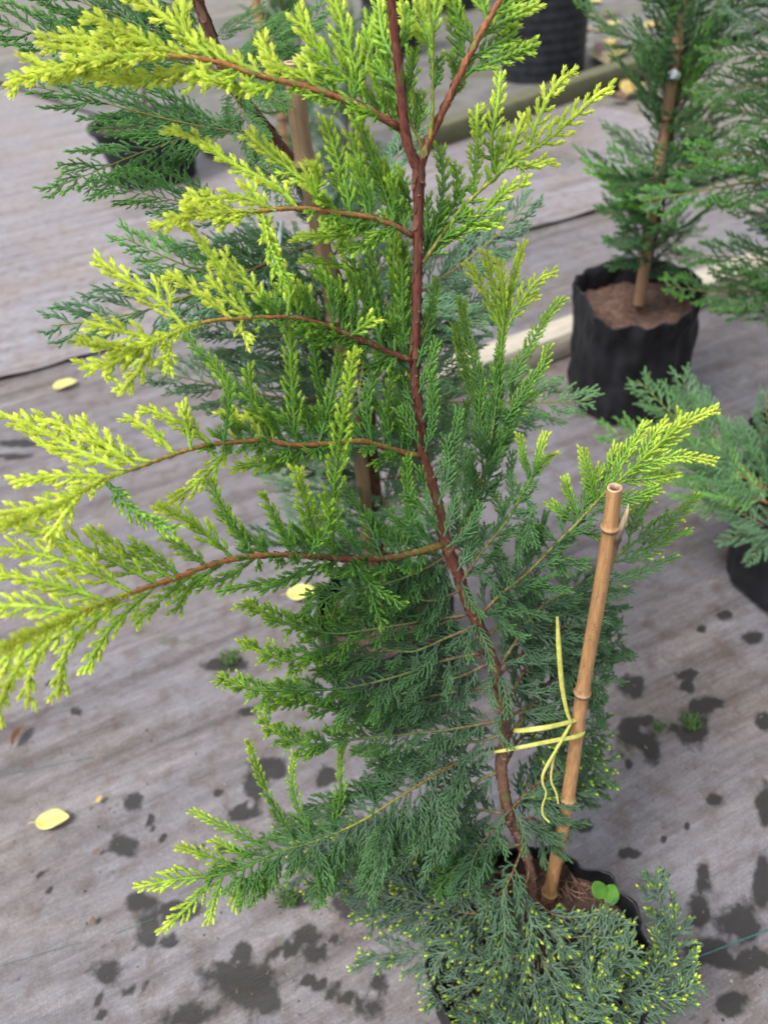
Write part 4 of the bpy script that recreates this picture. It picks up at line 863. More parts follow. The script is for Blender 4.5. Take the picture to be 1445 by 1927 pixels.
low2('B26', [(1005, 1740), (1015, 1790), (1035, 1840), (1060, 1890)], .86, 80, 80, d0=.93, s0=.1)
low2('B27', [(1003, 1700), (1020, 1740), (1050, 1760), (1070, 1800)], .88, 60, 60, d0=.93, s0=.1)
low2('B28', [(1000, 1700), (900, 1720), (800, 1700), (700, 1680), (620, 1650)], .93, 110, 110, d0=.935)
low2('B29', [(860, 1600), (780, 1600), (700, 1590), (620, 1570), (560, 1590)], .97, 80, 90, d0=.95)
low2('B22', [(985, 1660), (900, 1670), (800, 1640), (700, 1610), (610, 1590), (550, 1585)], 1.0, 140, 120, d0=.94)
low2('B13', [(1000, 1700), (950, 1690), (900, 1660), (830, 1660), (740, 1700), (690, 1740)], .99, 75, 75, d0=.935)
low2('B14', [(1005, 1750), (950, 1760), (890, 1770), (830, 1800), (800, 1850)], .93, 75, 75, d0=.935)
low2('B15', [(1008, 1765), (1000, 1830), (1060, 1900), (1110, 1935)], .84, 85, 85, d0=.93, l=.0034)
low2('B16', [(1008, 1765), (970, 1850), (930, 1900), (860, 1920)], .88, 80, 80, d0=.93, l=.0034)
low2('B17', [(1012, 1765), (1080, 1830), (1140, 1860), (1200, 1860), (1250, 1800)], .87, 60, 60, d0=.93, l=.0034)
low2('B18', [(990, 1650), (930, 1640), (880, 1620), (830, 1590), (770, 1580)], .98, 70, 60, d0=.93, blue=.6)
print('main foliage tris', NT[0])
# =========================================================================================
#  POTS, STAKES, TIES
# =========================================================================================
def plastic(name, col, rough, bump=0.2):
    m, nt, b = mat(name); L = nt.links.new
    tc = nd(nt, 'ShaderNodeTexCoord'); n = nd(nt, 'ShaderNodeTexNoise', i_Scale=18.0, i_Detail=6.0); L(tc.outputs['Object'], n.inputs['Vector'])
    r = ramp(nt, [(0.35, col), (0.75, tuple(min(1, c * 1.9 + 0.008) for c in col))]); L(n.outputs['Fac'], r.inputs[0]); L(r.outputs[0], b.inputs['Base Color'])
    rr = nd(nt, 'ShaderNodeMapRange'); rr.inputs[3].default_value = rough - 0.1; rr.inputs[4].default_value = rough + 0.15; L(n.outputs['Fac'], rr.inputs[0]); L(rr.outputs[0], b.inputs['Roughness'])
    bp = nd(nt, 'ShaderNodeBump', i_Strength=bump, i_Distance=0.004); L(n.outputs['Fac'], bp.inputs['Height']); L(bp.outputs[0], b.inputs['Normal']); b.inputs['Specular IOR Level'].default_value = 0.28
    return m
M_BAG = plastic('black_polybag', (0.0045, 0.005, 0.007), 0.45, 0.5)
M_POT = plastic('black_pot', (0.006, 0.007, 0.010), 0.5, 0.15)
def soil_mat(name, c0, c1):
    m, nt, b = mat(name); L = nt.links.new
    tc = nd(nt, 'ShaderNodeTexCoord'); n = nd(nt, 'ShaderNodeTexNoise', i_Scale=70.0, i_Detail=8.0, i_Roughness=0.75); L(tc.outputs['Object'], n.inputs['Vector'])
    r = ramp(nt, [(0.32, c0), (0.68, c1)]); L(n.outputs['Fac'], r.inputs[0]); L(r.outputs[0], b.inputs['Base Color']); b.inputs['Roughness'].default_value = 0.95
    bp = nd(nt, 'ShaderNodeBump', i_Strength=1.0, i_Distance=0.006); L(n.outputs['Fac'], bp.inputs['Height']); L(bp.outputs[0], b.inputs['Normal'])
    return m
M_SOIL = soil_mat('coir_soil', (0.028, 0.016, 0.012), (0.13, 0.078, 0.058))
M_SOIL2 = soil_mat('pale_soil', (0.035, 0.020, 0.016), (0.20, 0.118, 0.09))

def lathe(prof, sides=64, wr=None):
    """prof [(r, z)]; wr(theta, z, r) -> radius offset"""
    V = []; n = len(prof)
    for i in range(sides):
        th = 2 * math.pi * i / sides
        for r, z in prof:
            dr, dz = wr(th, z, r) if wr else (0, 0)
            V.append(((r + dr) * math.cos(th), (r + dr) * math.sin(th), z + dz))
    Fq = [(i * n + k, ((i + 1) % sides) * n + k, ((i + 1) % sides) * n + k + 1, i * n + k + 1) for i in range(sides) for k in range(n - 1)]
    return np.array(V), np.array(Fq)
def soil_mesh(r, seed):
    V = [(0, 0, 0)]; rings, sd = 12, 40
    for a in range(1, rings + 1):
        for b_ in range(sd):
            rr = r * a / rings; th = 2 * math.pi * b_ / sd
            x, y = rr * math.cos(th), rr * math.sin(th)
            V.append((x, y, 0.014 * mnoise.noise(Vector((x * 22, y * 22, seed))) + 0.010 * mnoise.noise(Vector((x * 75, y * 75, seed)))))
    Ft = [(0, 1 + b_, 1 + (b_ + 1) % sd) for b_ in range(sd)]
    for a in range(rings - 1):
        for b_ in range(sd):
            i, j = 1 + a * sd + b_, 1 + a * sd + (b_ + 1) % sd
            Ft += [(i, i + sd, j + sd), (i, j + sd, j)]
    return mesh_np('soil', np.array(V), np.array(Ft), None, True)
def fibres(r, n, seed, name='coir_fibres'):
    g = Geo(); rr = random.Random(seed)
    for _ in range(n):
        a = rr.random() * 6.283; q = r * math.sqrt(rr.random()) * 0.93; th = rr.random() * 6.283; L_ = 0.012 + 0.03 * rr.random(); cv = rr.uniform(-1.2, 1.2)
        P = [];
        for k in range(5):
            t = k / 4 - 0.5
            P.append((q * math.cos(a) + math.cos(th + cv * t) * L_ * t, q * math.sin(a) + math.sin(th + cv * t) * L_ * t, 0.007 + 0.006 * (1 - 4 * t * t) * rr.random()))
        V, Ft = tube(P, 0.00055 + 0.0004 * rr.random(), 3, (0.1, 0.2, 1), False)
        c = np.array((0.16, 0.085, 0.06)) * rr.uniform(0.4, 1.5)
        g.add(V, Ft, c)
    return g.mesh(name)
def grow_bag(name, label, c, R, H, soil_z, seed, fold=1.0, mat_=None, soil=M_SOIL, flop=None, nf=260):
    t = empty(name, (c[0], c[1], 0)); tag(t, label, 'pot')
    def wr(th, z, r):
        k = z / H
        P = Vector((math.cos(th) * 2.2, math.sin(th) * 2.2, z * 9 + seed))
        a = 0.012 * mnoise.noise(P) + 0.010 * fold * mnoise.noise(Vector((math.cos(th) * 6, math.sin(th) * 6, z * 14 + seed * 3)))
        a += 0.006 * fold * mnoise.noise(Vector((math.cos(th) * 14, math.sin(th) * 14, z * 40 + seed))) * max(0, k - 0.55) * 2
        dz = (0.014 * fold * mnoise.noise(Vector((math.cos(th) * 1.6, math.sin(th) * 1.6, seed * 5))) + 0.006 * fold * mnoise.noise(Vector((math.cos(th) * 5, math.sin(th) * 5, seed)))) * max(0, k - 0.6) * 2.5
        if flop: a += flop(th, k)[0]; dz += flop(th, k)[1]
        return a, dz
    prof = [(0.0, 0.004), (R * 0.80, 0.004), (R * 0.93, 0.02)] + [(R * (0.95 + 0.05 * k / 14), H * (0.1 + 0.85 * k / 14)) for k in range(15)]
    prof += [(R * 1.005, H * 0.985), (R * 0.995, H), (R * 0.975, H * 0.985), (R * 0.965, H * 0.93), (R * 0.955, soil_z + 0.01), (R * 0.95, soil_z - 0.03)]
    V, Fq = lathe(prof, 120, wr)
    link('bag_wall', mesh_np('bag_wall', V, Fq, None, True), mat_ or M_BAG, t)
    link('soil', soil_mesh(R * 0.965, seed), soil, t, (0, 0, soil_z))
    if nf: tag(link('coir_fibres', fibres(R * 0.93, nf, seed), M_WOOD, t, (0, 0, soil_z)), kind='stuff')
    return t
def ribbed_pot(name, label, c, R, H, soil_z, seed, ribs=9, base=0.8, soil=M_SOIL):
    t = empty(name, (c[0], c[1], c[2] if len(c) > 2 else 0)); tag(t, label, 'pot')
    prof = [(0.0, 0.006), (R * base * 0.94, 0.006), (R * base, 0.0)]
    nz = ribs * 6
    for k in range(nz + 1):
        z = H * 0.9 * k / nz; ph = (k % 6) / 6
        prof.append((R * (base + (1 - base) * z / H) * 0.985 + 0.0022 * (1 if ph < 0.34 else 0.0), z + 0.002))
    prof += [(R * 1.0, H * 0.905), (R * 1.04, H * 0.91), (R * 1.05, H * 0.95), (R * 1.05, H * 0.99), (R * 1.035, H), (R * 1.005, H * 0.995), (R * 0.985, H * 0.95), (R * 0.94, soil_z - 0.02)]
    V, Fq = lathe(prof, 72)
    link('pot_wall', mesh_np('pot_wall', V, Fq, None, True), M_POT, t)
    link('soil', soil_mesh(R * 0.965, seed), soil, t, (0, 0, soil_z))
    return t

grow_bag('grow_bag', 'black plastic grow bag of the golden-tipped cypress, coir soil and a round-leaved weed inside', POT_C, 0.135, 0.225, SOIL_Z, 3.3, 0.9, nf=520)
c = on(722, 1140, 0.23)
P2C = c.copy()
grow_bag('grow_bag', 'black grow bag half hidden behind the golden-tipped cypress, a yellow leaf beside it', c, 0.125, 0.24, 0.20, 8.1, 0.8, nf=120)
def flop3(th, k):
    # the rim is folded out on the side facing the camera
    s_ = max(0.0, math.cos(th + 1.75)) ** 2 * max(0.0, k - 0.72) / 0.28
    return 0.016 * s_ * (1 + 0.5 * math.sin(th * 17)), -0.035 * s_
c = on(1200, 538, 0.345); P3C = c.copy()
R3 = 116 * depth_of(c) / F
grow_bag('grow_bag', 'tall black grow bag with crumpled rim and pale soil, standing by the pale timber', c, R3, 0.355, 0.285, 5.7, 1.15, soil=M_SOIL2, flop=flop3, nf=260)
c = on(1522, 955, 0.20)
P4C = c.copy()
grow_bag('grow_bag', 'black pot cut by the frame at the right edge below the blue-green fronds', c, 0.125, 0.22, 0.18, 2.2, 0.25, nf=80)
c = on(1530, 830, 0.24); P5C = c.copy()
grow_bag('grow_bag', 'black pot barely showing at the right edge, behind the blue-green fronds', c, 0.13, 0.26, 0.2, 6.2, 0.3, nf=0)
c = on(268, 226, 0.30); R6 = 98 * depth_of(c) / F; P6C = c.copy()
ribbed_pot('plant_pot', 'black plastic pot beyond the dark green branches at upper left', (c[0], c[1], 0), R6, 0.31, 0.26, 1.5, 7, .78)
c = on(1020, 140, 0.03); R7 = 78 * depth_of(c) / F
ribbed_pot('plant_pot', 'large ribbed black pot standing behind the mossy timber', (c[0], c[1], 0.03), R7 * 1.06, R7 * 3.0, R7 * 2.7, 2.5, 13, .93)
P7C = (c, R7)
c = on(742, 105, 0.02); R8 = 50 * depth_of(c) / F * 1.1
ribbed_pot('plant_pot', 'black pot seen between the twin leaders at the top', (c[0], c[1], 0.03), R8, R8 * 2.4, R8 * 2.1, 4.5, 9, .9)
c = on(850, 20, 0.02); R9 = 45 * depth_of(c) / F * 1.1
ribbed_pot('plant_pot', 'farthest black pot, at the top edge left of the ribbed pot', (c[0], c[1], 0.03), R9, R9 * 2.4, R9 * 2.1, 6.5, 9, .9)

# ---- bamboo
def bamboo_mat():
    m, nt, b = mat('bamboo'); L = nt.links.new
    at_ = nd(nt, 'ShaderNodeAttribute', attribute_name='col')
    tc = nd(nt, 'ShaderNodeTexCoord')
    mp = nd(nt, 'ShaderNodeMapping'); mp.inputs['Scale'].default_value = (300, 300, 7); L(tc.outputs['Object'], mp.inputs[0])
    n1 = nd(nt, 'ShaderNodeTexNoise', i_Scale=1.0, i_Detail=5.0, i_Roughness=0.65); L(mp.outputs[0], n1.inputs['Vector'])
    n2 = nd(nt, 'ShaderNodeTexNoise', i_Scale=700.0, i_Detail=2.0); L(tc.outputs['Object'], n2.inputs['Vector'])
    n3 = nd(nt, 'ShaderNodeTexNoise', i_Scale=45.0, i_Detail=4.0); L(tc.outputs['Object'], n3.inputs['Vector'])
    v = nd(nt, 'ShaderNodeMapRange'); v.inputs[1].default_value = 0.25; v.inputs[2].default_value = 0.75; v.inputs[3].default_value = 0.55; v.inputs[4].default_value = 1.3; L(n1.outputs['Fac'], v.inputs[0])
    h = nd(nt, 'ShaderNodeHueSaturation'); L(at_.outputs['Color'], h.inputs['Color']); L(v.outputs[0], h.inputs['Value'])
    sp = math_n(nt, 'MULTIPLY', math_n(nt, 'GREATER_THAN', n2.outputs['Fac'], 0.63), math_n(nt, 'GREATER_THAN', n3.outputs['Fac'], 0.55))
    c = mixc(nt, h.outputs[0], (0.03, 0.02, 0.012), math_n(nt, 'MULTIPLY', sp, 0.8))
    L(c, b.inputs['Base Color']); b.inputs['Roughness'].default_value = 0.45
    bp = nd(nt, 'ShaderNodeBump', i_Strength=0.25, i_Distance=0.0006); L(n1.outputs['Fac'], bp.inputs['Height']); L(bp.outputs[0], b.inputs['Normal'])
    return m
M_BAMBOO = bamboo_mat()
TAN = np.array((0.43, 0.235, 0.105))
def bamboo(name, label, P, R, nodes, col=TAN, hollow=True, stub=None, group=None, dark=0.5):
    """P: bottom to top, R: bottom/top radius, nodes: fractions of the length"""
    P = catmull(P, 160); L_ = np.linalg.norm(np.diff(P, axis=0), axis=1).sum()
    t = empty(name, P[0]); tag(t, label, 'stake', group)
    u = np.linspace(0, 1, 160); r = np.interp(u, [0, 1], R); cc = np.tile(col, (160, 1)) * (0.92 + 0.1 * np.sin(u * 7))[:, None]
    g = Geo()
    us = sorted(set(list(u) + [n_ + d * R[0] / L_ for n_ in nodes for d in (-1.6, -0.9, -0.5, -0.25, 0, 0.2, 0.5, 0.9)])); us = np.array([x for x in us if 0 <= x <= 1])
    Pf = np.stack([np.interp(us, u, P[:, k]) for k in range(3)], -1); rf = np.interp(us, u, r); cf = np.stack([np.interp(us, u, cc[:, k]) for k in range(3)], -1)
    for n_ in nodes:
        x = (us - n_) * L_ / R[0]
        rf = rf * (1 + 0.20 * np.exp(-(x / 0.35) ** 2) + 0.08 * np.exp(-(x / 1.1) ** 2) - 0.06 * np.exp(-((x + 0.55) / 0.15) ** 2))
        k = (dark * np.exp(-((x + 0.5) / 0.22) ** 2) + 0.25 * np.exp(-((x + 0.8) / 0.9) ** 2))[:, None]
        cf = cf * (1 - k) + np.array((0.07, 0.042, 0.025)) * k
        k = (0.5 * np.exp(-((x - 0.05) / 0.22) ** 2))[:, None]; cf = cf * (1 - k) + np.array((0.55, 0.38, 0.22)) * k
    V, Ft = tube(Pf, rf, 20, (0.2, -0.7, 0.6), False); g.add(V, Ft, np.repeat(cf, 20, 0))
    tangent = nrm(P[-1] - P[-4])
    link('cane', g.mesh('cane', P[0], True), M_BAMBOO, t)
    # cut end: pale ring and dark hollow
    a_ = nrm(cross(tangent, (0.2, -0.7, 0.6))); b_ = cross(a_, tangent); g2 = Geo(); V = []
    prof = [(1.0, -0.0002, (0.40, 0.27, 0.16)), (0.97, 0.0006, (0.5, 0.36, 0.22)), (0.66, 0.0004, (0.42, 0.26, 0.16)), (0.60, -0.004, (0.12, 0.06, 0.04)), (0.0, -0.006, (0.16, 0.07, 0.05))]
    cols = []
    for rr, z, c_ in prof:
        for k in range(20):
            th = 2 * math.pi * k / 20
            V.append(P[-1] + tangent * (z * R[1] / 0.006) + (math.cos(th) * a_ + math.sin(th) * b_) * rr * rf[-1]); cols.append(c_)
    Fq = [(i * 20 + k, i * 20 + (k + 1) % 20, (i + 1) * 20 + (k + 1) % 20, (i + 1) * 20 + k) for i in range(4) for k in range(20)]
    g2.add(V, Fq, np.array(cols)); link('cut_end', g2.mesh('cut_end', P[0], True), M_BAMBOO, t)
    if stub is not None:
        Q, qr, qc = stub
        g3 = Geo(); Q = catmull(Q, 24); rr = np.interp(np.linspace(0, 1, 24), np.linspace(0, 1, len(qr)), qr)
        c_ = np.stack([np.interp(np.linspace(0, 1, 24), np.linspace(0, 1, len(qc)), np.array(qc)[:, k]) for k in range(3)], -1)
        V, Ft = tube(Q, rr * (1 + rng.normal(0, 0.06, 24)), 10, (0.2, -0.7, 0.6), True); g3.add(V, Ft, np.vstack([np.repeat(c_, 10, 0), c_[0], c_[-1]]))
        link('side_shoot', g3.mesh('side_shoot', P[0], True), M_BAMBOO, t)
    return t
# main stake
sb = on(1030, 1697, SOIL_Z); sbd = depth_of(sb)
yt = [1697, 1500, 1300, 1120, 985, 918]; xt = [1030, 1068, 1096, 1127, 1148, 1156]
dt = np.interp(yt, [918, 1697], [0.70, sbd])
SPTS = [at(x, y, d) for x, y, d in zip(xt, yt, dt)]
bot = SPTS[0] + (SPTS[0] - SPTS[1]) * 0.35
pts_ = [bot] + SPTS
cl = np.r_[0, np.cumsum(np.linalg.norm(np.diff(np.array(pts_), axis=0), axis=1))]; cl /= cl[-1]
fr_at = lambda y: float(np.interp(-y, [-v for v in [1740] + yt], cl))
kx = 0.70 / F
dd = lambda y: float(np.interp(y, [918, 1697], [0.70, sbd]))
stub = ([at(1138, 1105, dd(1105) - .002), at(1150, 1050, dd(1050) - .002), at(1160, 1005, dd(1005) - .002), at(1171, 983, dd(985) - .002), at(1178, 966, dd(968) - .002), at(1182, 948, dd(955) - .002)], [0.0012, 0.0030, 0.0034, 0.0052, 0.0040, 0.0004],
        [TAN * 0.6, TAN * 0.4, TAN * 0.45, (0.04, 0.025, 0.018), (0.35, 0.27, 0.19), (0.55, 0.42, 0.28)])
bamboo('bamboo_stake', 'pale tan bamboo stake with cut hollow top, tied to the golden-tipped cypress', pts_, (12.3 * sbd / F, 14.5 * kx), [fr_at(1672), fr_at(1503), fr_at(1303), fr_at(993)], stub=stub)

# ---- yellow ties on it
def ribbon_mat(name, col, trans=0.25):
    m, nt, b = mat(name); L = nt.links.new
    tc = nd(nt, 'ShaderNodeTexCoord'); n = nd(nt, 'ShaderNodeTexNoise', i_Scale=160.0, i_Detail=3.0); L(tc.outputs['Object'], n.inputs['Vector'])
    r = ramp(nt, [(0.3, tuple(c * 0.72 for c in col)), (0.7, col)]); L(n.outputs['Fac'], r.inputs[0]); L(r.outputs[0], b.inputs['Base Color'])
    b.inputs['Roughness'].default_value = 0.4
    tr = nd(nt, 'ShaderNodeBsdfTranslucent'); L(r.outputs[0], tr.inputs['Color']); mx = nd(nt, 'ShaderNodeMixShader'); mx.inputs[0].default_value = trans
    L(b.outputs[0], mx.inputs[1]); L(tr.outputs[0], mx.inputs[2]); L(mx.outputs[0], nt.nodes['Material Output'].inputs['Surface'])
    return m
M_TIE = ribbon_mat('yellow_tie', (0.66, 0.66, 0.16))
M_WHITE = ribbon_mat('white_tie', (0.62, 0.70, 0.72), 0.4)
def ribbon(P, w, N, twist=(0, 0), thick=0.0004, n=50):
    P = catmull(P, n); T, B, M = frames(P, N); w = np.interp(np.linspace(0, 1, n), np.linspace(0, 1, len(w)), w)[:, None] * 0.5
    th = np.interp(np.linspace(0, 1, n), np.linspace(0, 1, len(twist)), twist)[:, None]
    X = np.cos(th) * B + np.sin(th) * M; Z = cross(X, T)
    cols = [-1, -0.5, 0, 0.5, 1]; V = []
    for e in cols: V.append(P + X * w * e + Z * (thick + 0.0006 * (1 - e * e)))
    for e in cols[::-1]: V.append(P + X * w * e - Z * (thick * 0.2 - 0.0006 * (1 - e * e)))
    V = np.stack(V, 1).reshape(-1, 3); k = 10
    Fq = [(i * k + j, i * k + (j + 1) % k, (i + 1) * k + (j + 1) % k, (i + 1) * k + j) for i in range(n - 1) for j in range(k)]
    return V, np.array(Fq)
def tie(strips, name, label, matl, base):
    t = empty(name, base); tag(t, label, 'tie')
    for s_ in strips:
        V, Fq = ribbon(*s_[:3], twist=s_[3] if len(s_) > 3 else (0, 0))
        g = Geo(); g.add(V, Fq); link('strip', g.mesh('strip', base, True), matl, t)
    return t
NC = nrm(CAM - at(1050, 1350, .85))
d_ = dd(1360)
kt = 0.8 * d_ / F; rs = 13 * kt
stem_d = tdepth(1400)
tb = at(1074, 1360, d_ - 0.011)
loop1 = [at(966, 1372, stem_d + .004), at(975, 1375, stem_d - 0.016), at(1020, 1370, d_ - 0.030), at(1050, 1364, d_ - 0.022), at(1073, 1358, d_ - 0.0135), at(1092, 1352, d_ - 0.003), at(1096, 1352, d_ + .008)]
loop2 = [at(934, 1410, stem_d + .012), at(929, 1414, stem_d + .002), at(938, 1414, stem_d - 0.014), at(990, 1404, d_ - 0.030), at(1040, 1394, d_ - 0.024), at(1075, 1388, d_ - 0.0145), at(1092, 1383, d_ - 0.006), at(1097, 1376, d_ + .004), at(1088, 1370, d_ + .012)]
upr = [at(1048, 1160, d_ - .055), at(1051, 1220, d_ - .045), at(1057, 1290, d_ - .03), at(1066, 1338, d_ - .02), at(1075, 1360, d_ - .0135)]
tail1 = [at(1073, 1362, d_ - .014), at(1056, 1395, d_ - .022), at(1038, 1425, d_ - .025), at(1022, 1455, d_ - .025), at(1021, 1475, d_ - .022), at(1027, 1492, d_ - .02), at(1020, 1518, d_ - .018), at(1022, 1535, d_ - .016), at(1033, 1547, d_ - .016)]
tail2 = [at(1066, 1372, d_ - .016), at(1046, 1410, d_ - .020), at(1038, 1445, d_ - .02), at(1037, 1470, d_ - .018), at(1046, 1492, d_ - .015), at(1050, 1512, d_ - .012)]
tie([(loop1, [9 * kt, 12 * kt, 10 * kt, 8 * kt], NC, (0.3, 0, 0.2)), (loop2, [5 * kt, 9 * kt, 10 * kt, 9 * kt], NC, (0.2, 0, 0.1)), (upr, [6 * kt, 11 * kt, 12 * kt, 10 * kt, 7 * kt], NC, (0, 0.4, 0.2)),
     (tail1, [6 * kt, 8 * kt, 9 * kt, 7 * kt, 5 * kt, 6 * kt, 5 * kt], NC, (0.3, 0.9, 0.2, 1.0, 0.3)), (tail2, [4 * kt, 7 * kt, 6 * kt, 6 * kt, 4 * kt], NC, (0.2, 0.8, 0.3))],
    'plastic_tie', 'yellow plastic strip knotted round the bamboo stake and the cypress stem', M_TIE, tb)

# ---- weed in the pot
def oval_leaf(L_, Wd, fold=0.15, curl=0.12, n=12, tipp=0.9, th=0.0005):
    V = []; k = 7
    for i in range(n + 1):
        u = i / n; w = Wd * 0.5 * math.sin(math.pi * min(1, u ** 0.85 * 0.985 + 0.012)) ** tipp
        for j in range(k):
            e = j / (k - 1) * 2 - 1
            V.append((u * L_, w * e, abs(e) * w * fold * 2 + curl * L_ * u * u))
    a = [(i * k + j, (i + 1) * k + j, (i + 1) * k + j + 1, i * k + j + 1) for i in range(n) for j in range(k - 1)]
    V = np.array(V); m = len(V); V2 = V.copy(); V2[:, 2] -= th
    b_ = [(x + m for x in f[::-1]) for f in a]
    Fq = a + [tuple(f) for f in b_]
    for i in range(n):
        Fq += [(i * k, i * k + m, (i + 1) * k + m, (i + 1) * k), ((i + 1) * k + k - 1, (i + 1) * k + k - 1 + m, i * k + k - 1 + m, i * k + k - 1)]
    return np.vstack([V, V2]), np.array(Fq)
def leaf_mat(name, c0, c1, trans=0.2, rough=0.35, scale=40.0):
    m, nt, b = mat(name); L = nt.links.new
    tc = nd(nt, 'ShaderNodeTexCoord'); n = nd(nt, 'ShaderNodeTexNoise', i_Scale=scale, i_Detail=5.0); L(tc.outputs['Object'], n.inputs['Vector'])
    r = ramp(nt, [(0.35, c0), (0.65, c1)]); L(n.outputs['Fac'], r.inputs[0]); L(r.outputs[0], b.inputs['Base Color']); b.inputs['Roughness'].default_value = rough
    bp = nd(nt, 'ShaderNodeBump', i_Strength=0.3, i_Distance=0.001); L(n.outputs['Fac'], bp.inputs['Height']); L(bp.outputs[0], b.inputs['Normal'])
    return m
M_WEED = leaf_mat('weed_leaf', (0.075, 0.21, 0.035), (0.13, 0.30, 0.05))
M_YLEAF = leaf_mat('yellow_leaf', (0.50, 0.43, 0.10), (0.62, 0.57, 0.20), scale=60)
M_YLEAF2 = leaf_mat('ochre_leaf', (0.30, 0.20, 0.05), (0.55, 0.42, 0.12), scale=60)
M_BLEAF = leaf_mat('brown_leaf', (0.085, 0.042, 0.028), (0.17, 0.09, 0.06), rough=0.6)
wb = on(1140, 1695, SOIL_Z)
weed = empty('weed_seedling', wb); tag(weed, 'small weed with glossy round green leaves at the inner rim of the pot', 'weed')
def place_leaf(L_, Wd, base, tgt, up, matl, parent, name='leaf', off=None, **kw):
    base = np.asarray(base); x = nrm(np.asarray(tgt) - base); y = nrm(cross(up, x)); z = cross(x, y)
    V, Fq = oval_leaf(L_, Wd, **kw); V = base + V[:, :1] * x + V[:, 1:2] * y + V[:, 2:] * z
    g = Geo(); g.add(V, Fq); return link(name, g.mesh(name, off, True), matl, parent)
kw_ = depth_of(wb) / F; vz = nrm(CAM - wb)
j1 = at(1136, 1690, depth_of(wb) - .012)
place_leaf(46 * kw_, 30 * kw_, j1, at(1112, 1648, depth_of(wb) - .02), vz, M_WEED, weed, off=wb, tipp=0.55, fold=.1)
place_leaf(42 * kw_, 32 * kw_, at(1142, 1698, depth_of(wb) - .012), at(1160, 1655, depth_of(wb) - .02), vz, M_WEED, weed, off=wb, tipp=0.55, fold=.1)
place_leaf(62 * kw_, 26 * kw_, at(1160, 1775, depth_of(wb) - .012), at(1145, 1700, depth_of(wb) - .03), vz, M_WEED, weed, off=wb, tipp=0.8, fold=.2)
g = Geo()
for e in ((1138, 1693), (1143, 1700), (1158, 1772)):
    V, Ft = tube(catmull([wb, wb + (at(*e, depth_of(wb) - .012) - wb) * 0.5 + np.array([0, 0, .004]), at(*e, depth_of(wb) - .012)], 8), 0.0011, 5, (0.3, 0.2, 0.9)); g.add(V, Ft)
link('stem', g.mesh('stem', wb, True), M_WEED, weed)

# ---- fallen leaves
def fallen(px, L_px, W_px, deg, matl, label, z=0.004, lift=0.003, fold=0.1, curl=0.05, group=None):
    c = on(px[0], px[1], z); k = depth_of(c) / F
    a = math.radians(deg); q = on(px[0] + math.cos(a) * 10, px[1] - math.sin(a) * 10, z); x = nrm(q - c)
    Lw = np.linalg.norm(on(px[0] + math.cos(a) * L_px / 2, px[1] - math.sin(a) * L_px / 2, z) - on(px[0] - math.cos(a) * L_px / 2, px[1] + math.sin(a) * L_px / 2, z))
    b_ = a + math.pi / 2
    Ww = np.linalg.norm(on(px[0] + math.cos(b_) * W_px / 2, px[1] - math.sin(b_) * W_px / 2, z) - on(px[0] - math.cos(b_) * W_px / 2, px[1] + math.sin(b_) * W_px / 2, z))
    Ww = min(Ww, Lw * 0.75)
    V, Fq = oval_leaf(Lw, Ww, fold, curl, 14, 0.7, 0.0006)
    y = np.array([-x[1], x[0], 0]); V = (V[:, :1] - Lw / 2) * x + V[:, 1:2] * y + (V[:, 2:] + lift) * np.array([0, 0, 1])
    V[:, 2] += 0.002 * np.sin(V[:, 0] * 140) * 0.6
    g = Geo(); g.add(V, Fq)
    t = empty('fallen_leaf', c); tag(t, label, 'leaf', group)
    link('blade', g.mesh('blade', None, True), matl, t)
    V, Ft = tube(np.array([-x * Lw * 0.72 + np.array([0, 0, lift]), -x * Lw * 0.6 + np.array([0, 0, lift + .001]), -x * Lw * 0.49 + np.array([0, 0, lift + .0006])]), 0.0007, 5, (0, 0, 1)); g = Geo(); g.add(V, Ft)
    link('stalk', g.mesh('stalk', None, True), matl, t)
fallen((101, 1544), 64, 34, 8, M_YLEAF, 'pale yellow oval leaf lying alone on the mat at lower left')
fallen((188, 1505), 17, 13, 40, M_YLEAF2, 'tiny orange-yellow leaf scrap on the mat near a dark damp spot')
fallen((124, 725), 48, 17, 14, M_YLEAF, 'pale yellow narrow leaf on the mat beside the long dark seam')
fallen((568, 1117), 56, 32, 6, M_YLEAF, 'round yellow leaf on the mat against the half-hidden grow bag')
fallen((38, 1385), 44, 16, 55, M_BLEAF, 'small dry brown leaf on the mat at the left edge', fold=.5)
fallen((184, 1603), 14, 10, 30, M_BLEAF, 'tiny reddish-brown scrap on the mat below the pale yellow leaf')
fallen((176, 1733), 16, 11, 70, M_BLEAF, 'small brown scrap on the mat left of the longest damp stain')
fallen((1195, 172), 40, 16, 25, M_YLEAF2, 'yellow leaf at the foot of the mossy timber', fold=.3)
fallen((1163, 186), 28, 12, -10, M_BLEAF, 'reddish-brown leaf at the foot of the mossy timber', fold=.3)
fallen((1150, 47), 34, 13, -4, M_YLEAF, 'yellow leaf on the damp path, level with the middle of the ribbed pot', z=.034)
fallen((1100, 57), 20, 12, 20, M_YLEAF2, 'ochre leaf on the damp path hard by the ribbed pot', z=.034)
fallen((1128, 59), 20, 9, -10, M_YLEAF2, 'ochre leaf on the damp path, just right of the one hard by the pot', z=.034)
fallen((1196, 95), 24, 10, 8, M_YLEAF, 'pale leaf on the path near the timber, right of the leaf pile', z=.034)
fallen((1168, 107), 44, 18, 14, M_YLEAF, 'broad yellow leaf in the litter behind the mossy timber', z=.038, fold=.25)
fallen((1130, 116), 34, 13, -50, M_YLEAF2, 'upright ochre leaf in the litter behind the mossy timber', z=.036, fold=.3)
fallen((1135, 90), 22, 14, -30, M_YLEAF2, 'small curled ochre leaf above the litter behind the timber', z=.036, fold=.3)
fallen((1143, 100), 26, 18, 60, M_BLEAF, 'dark brown leaf in the litter behind the mossy timber', z=.034, fold=.3)
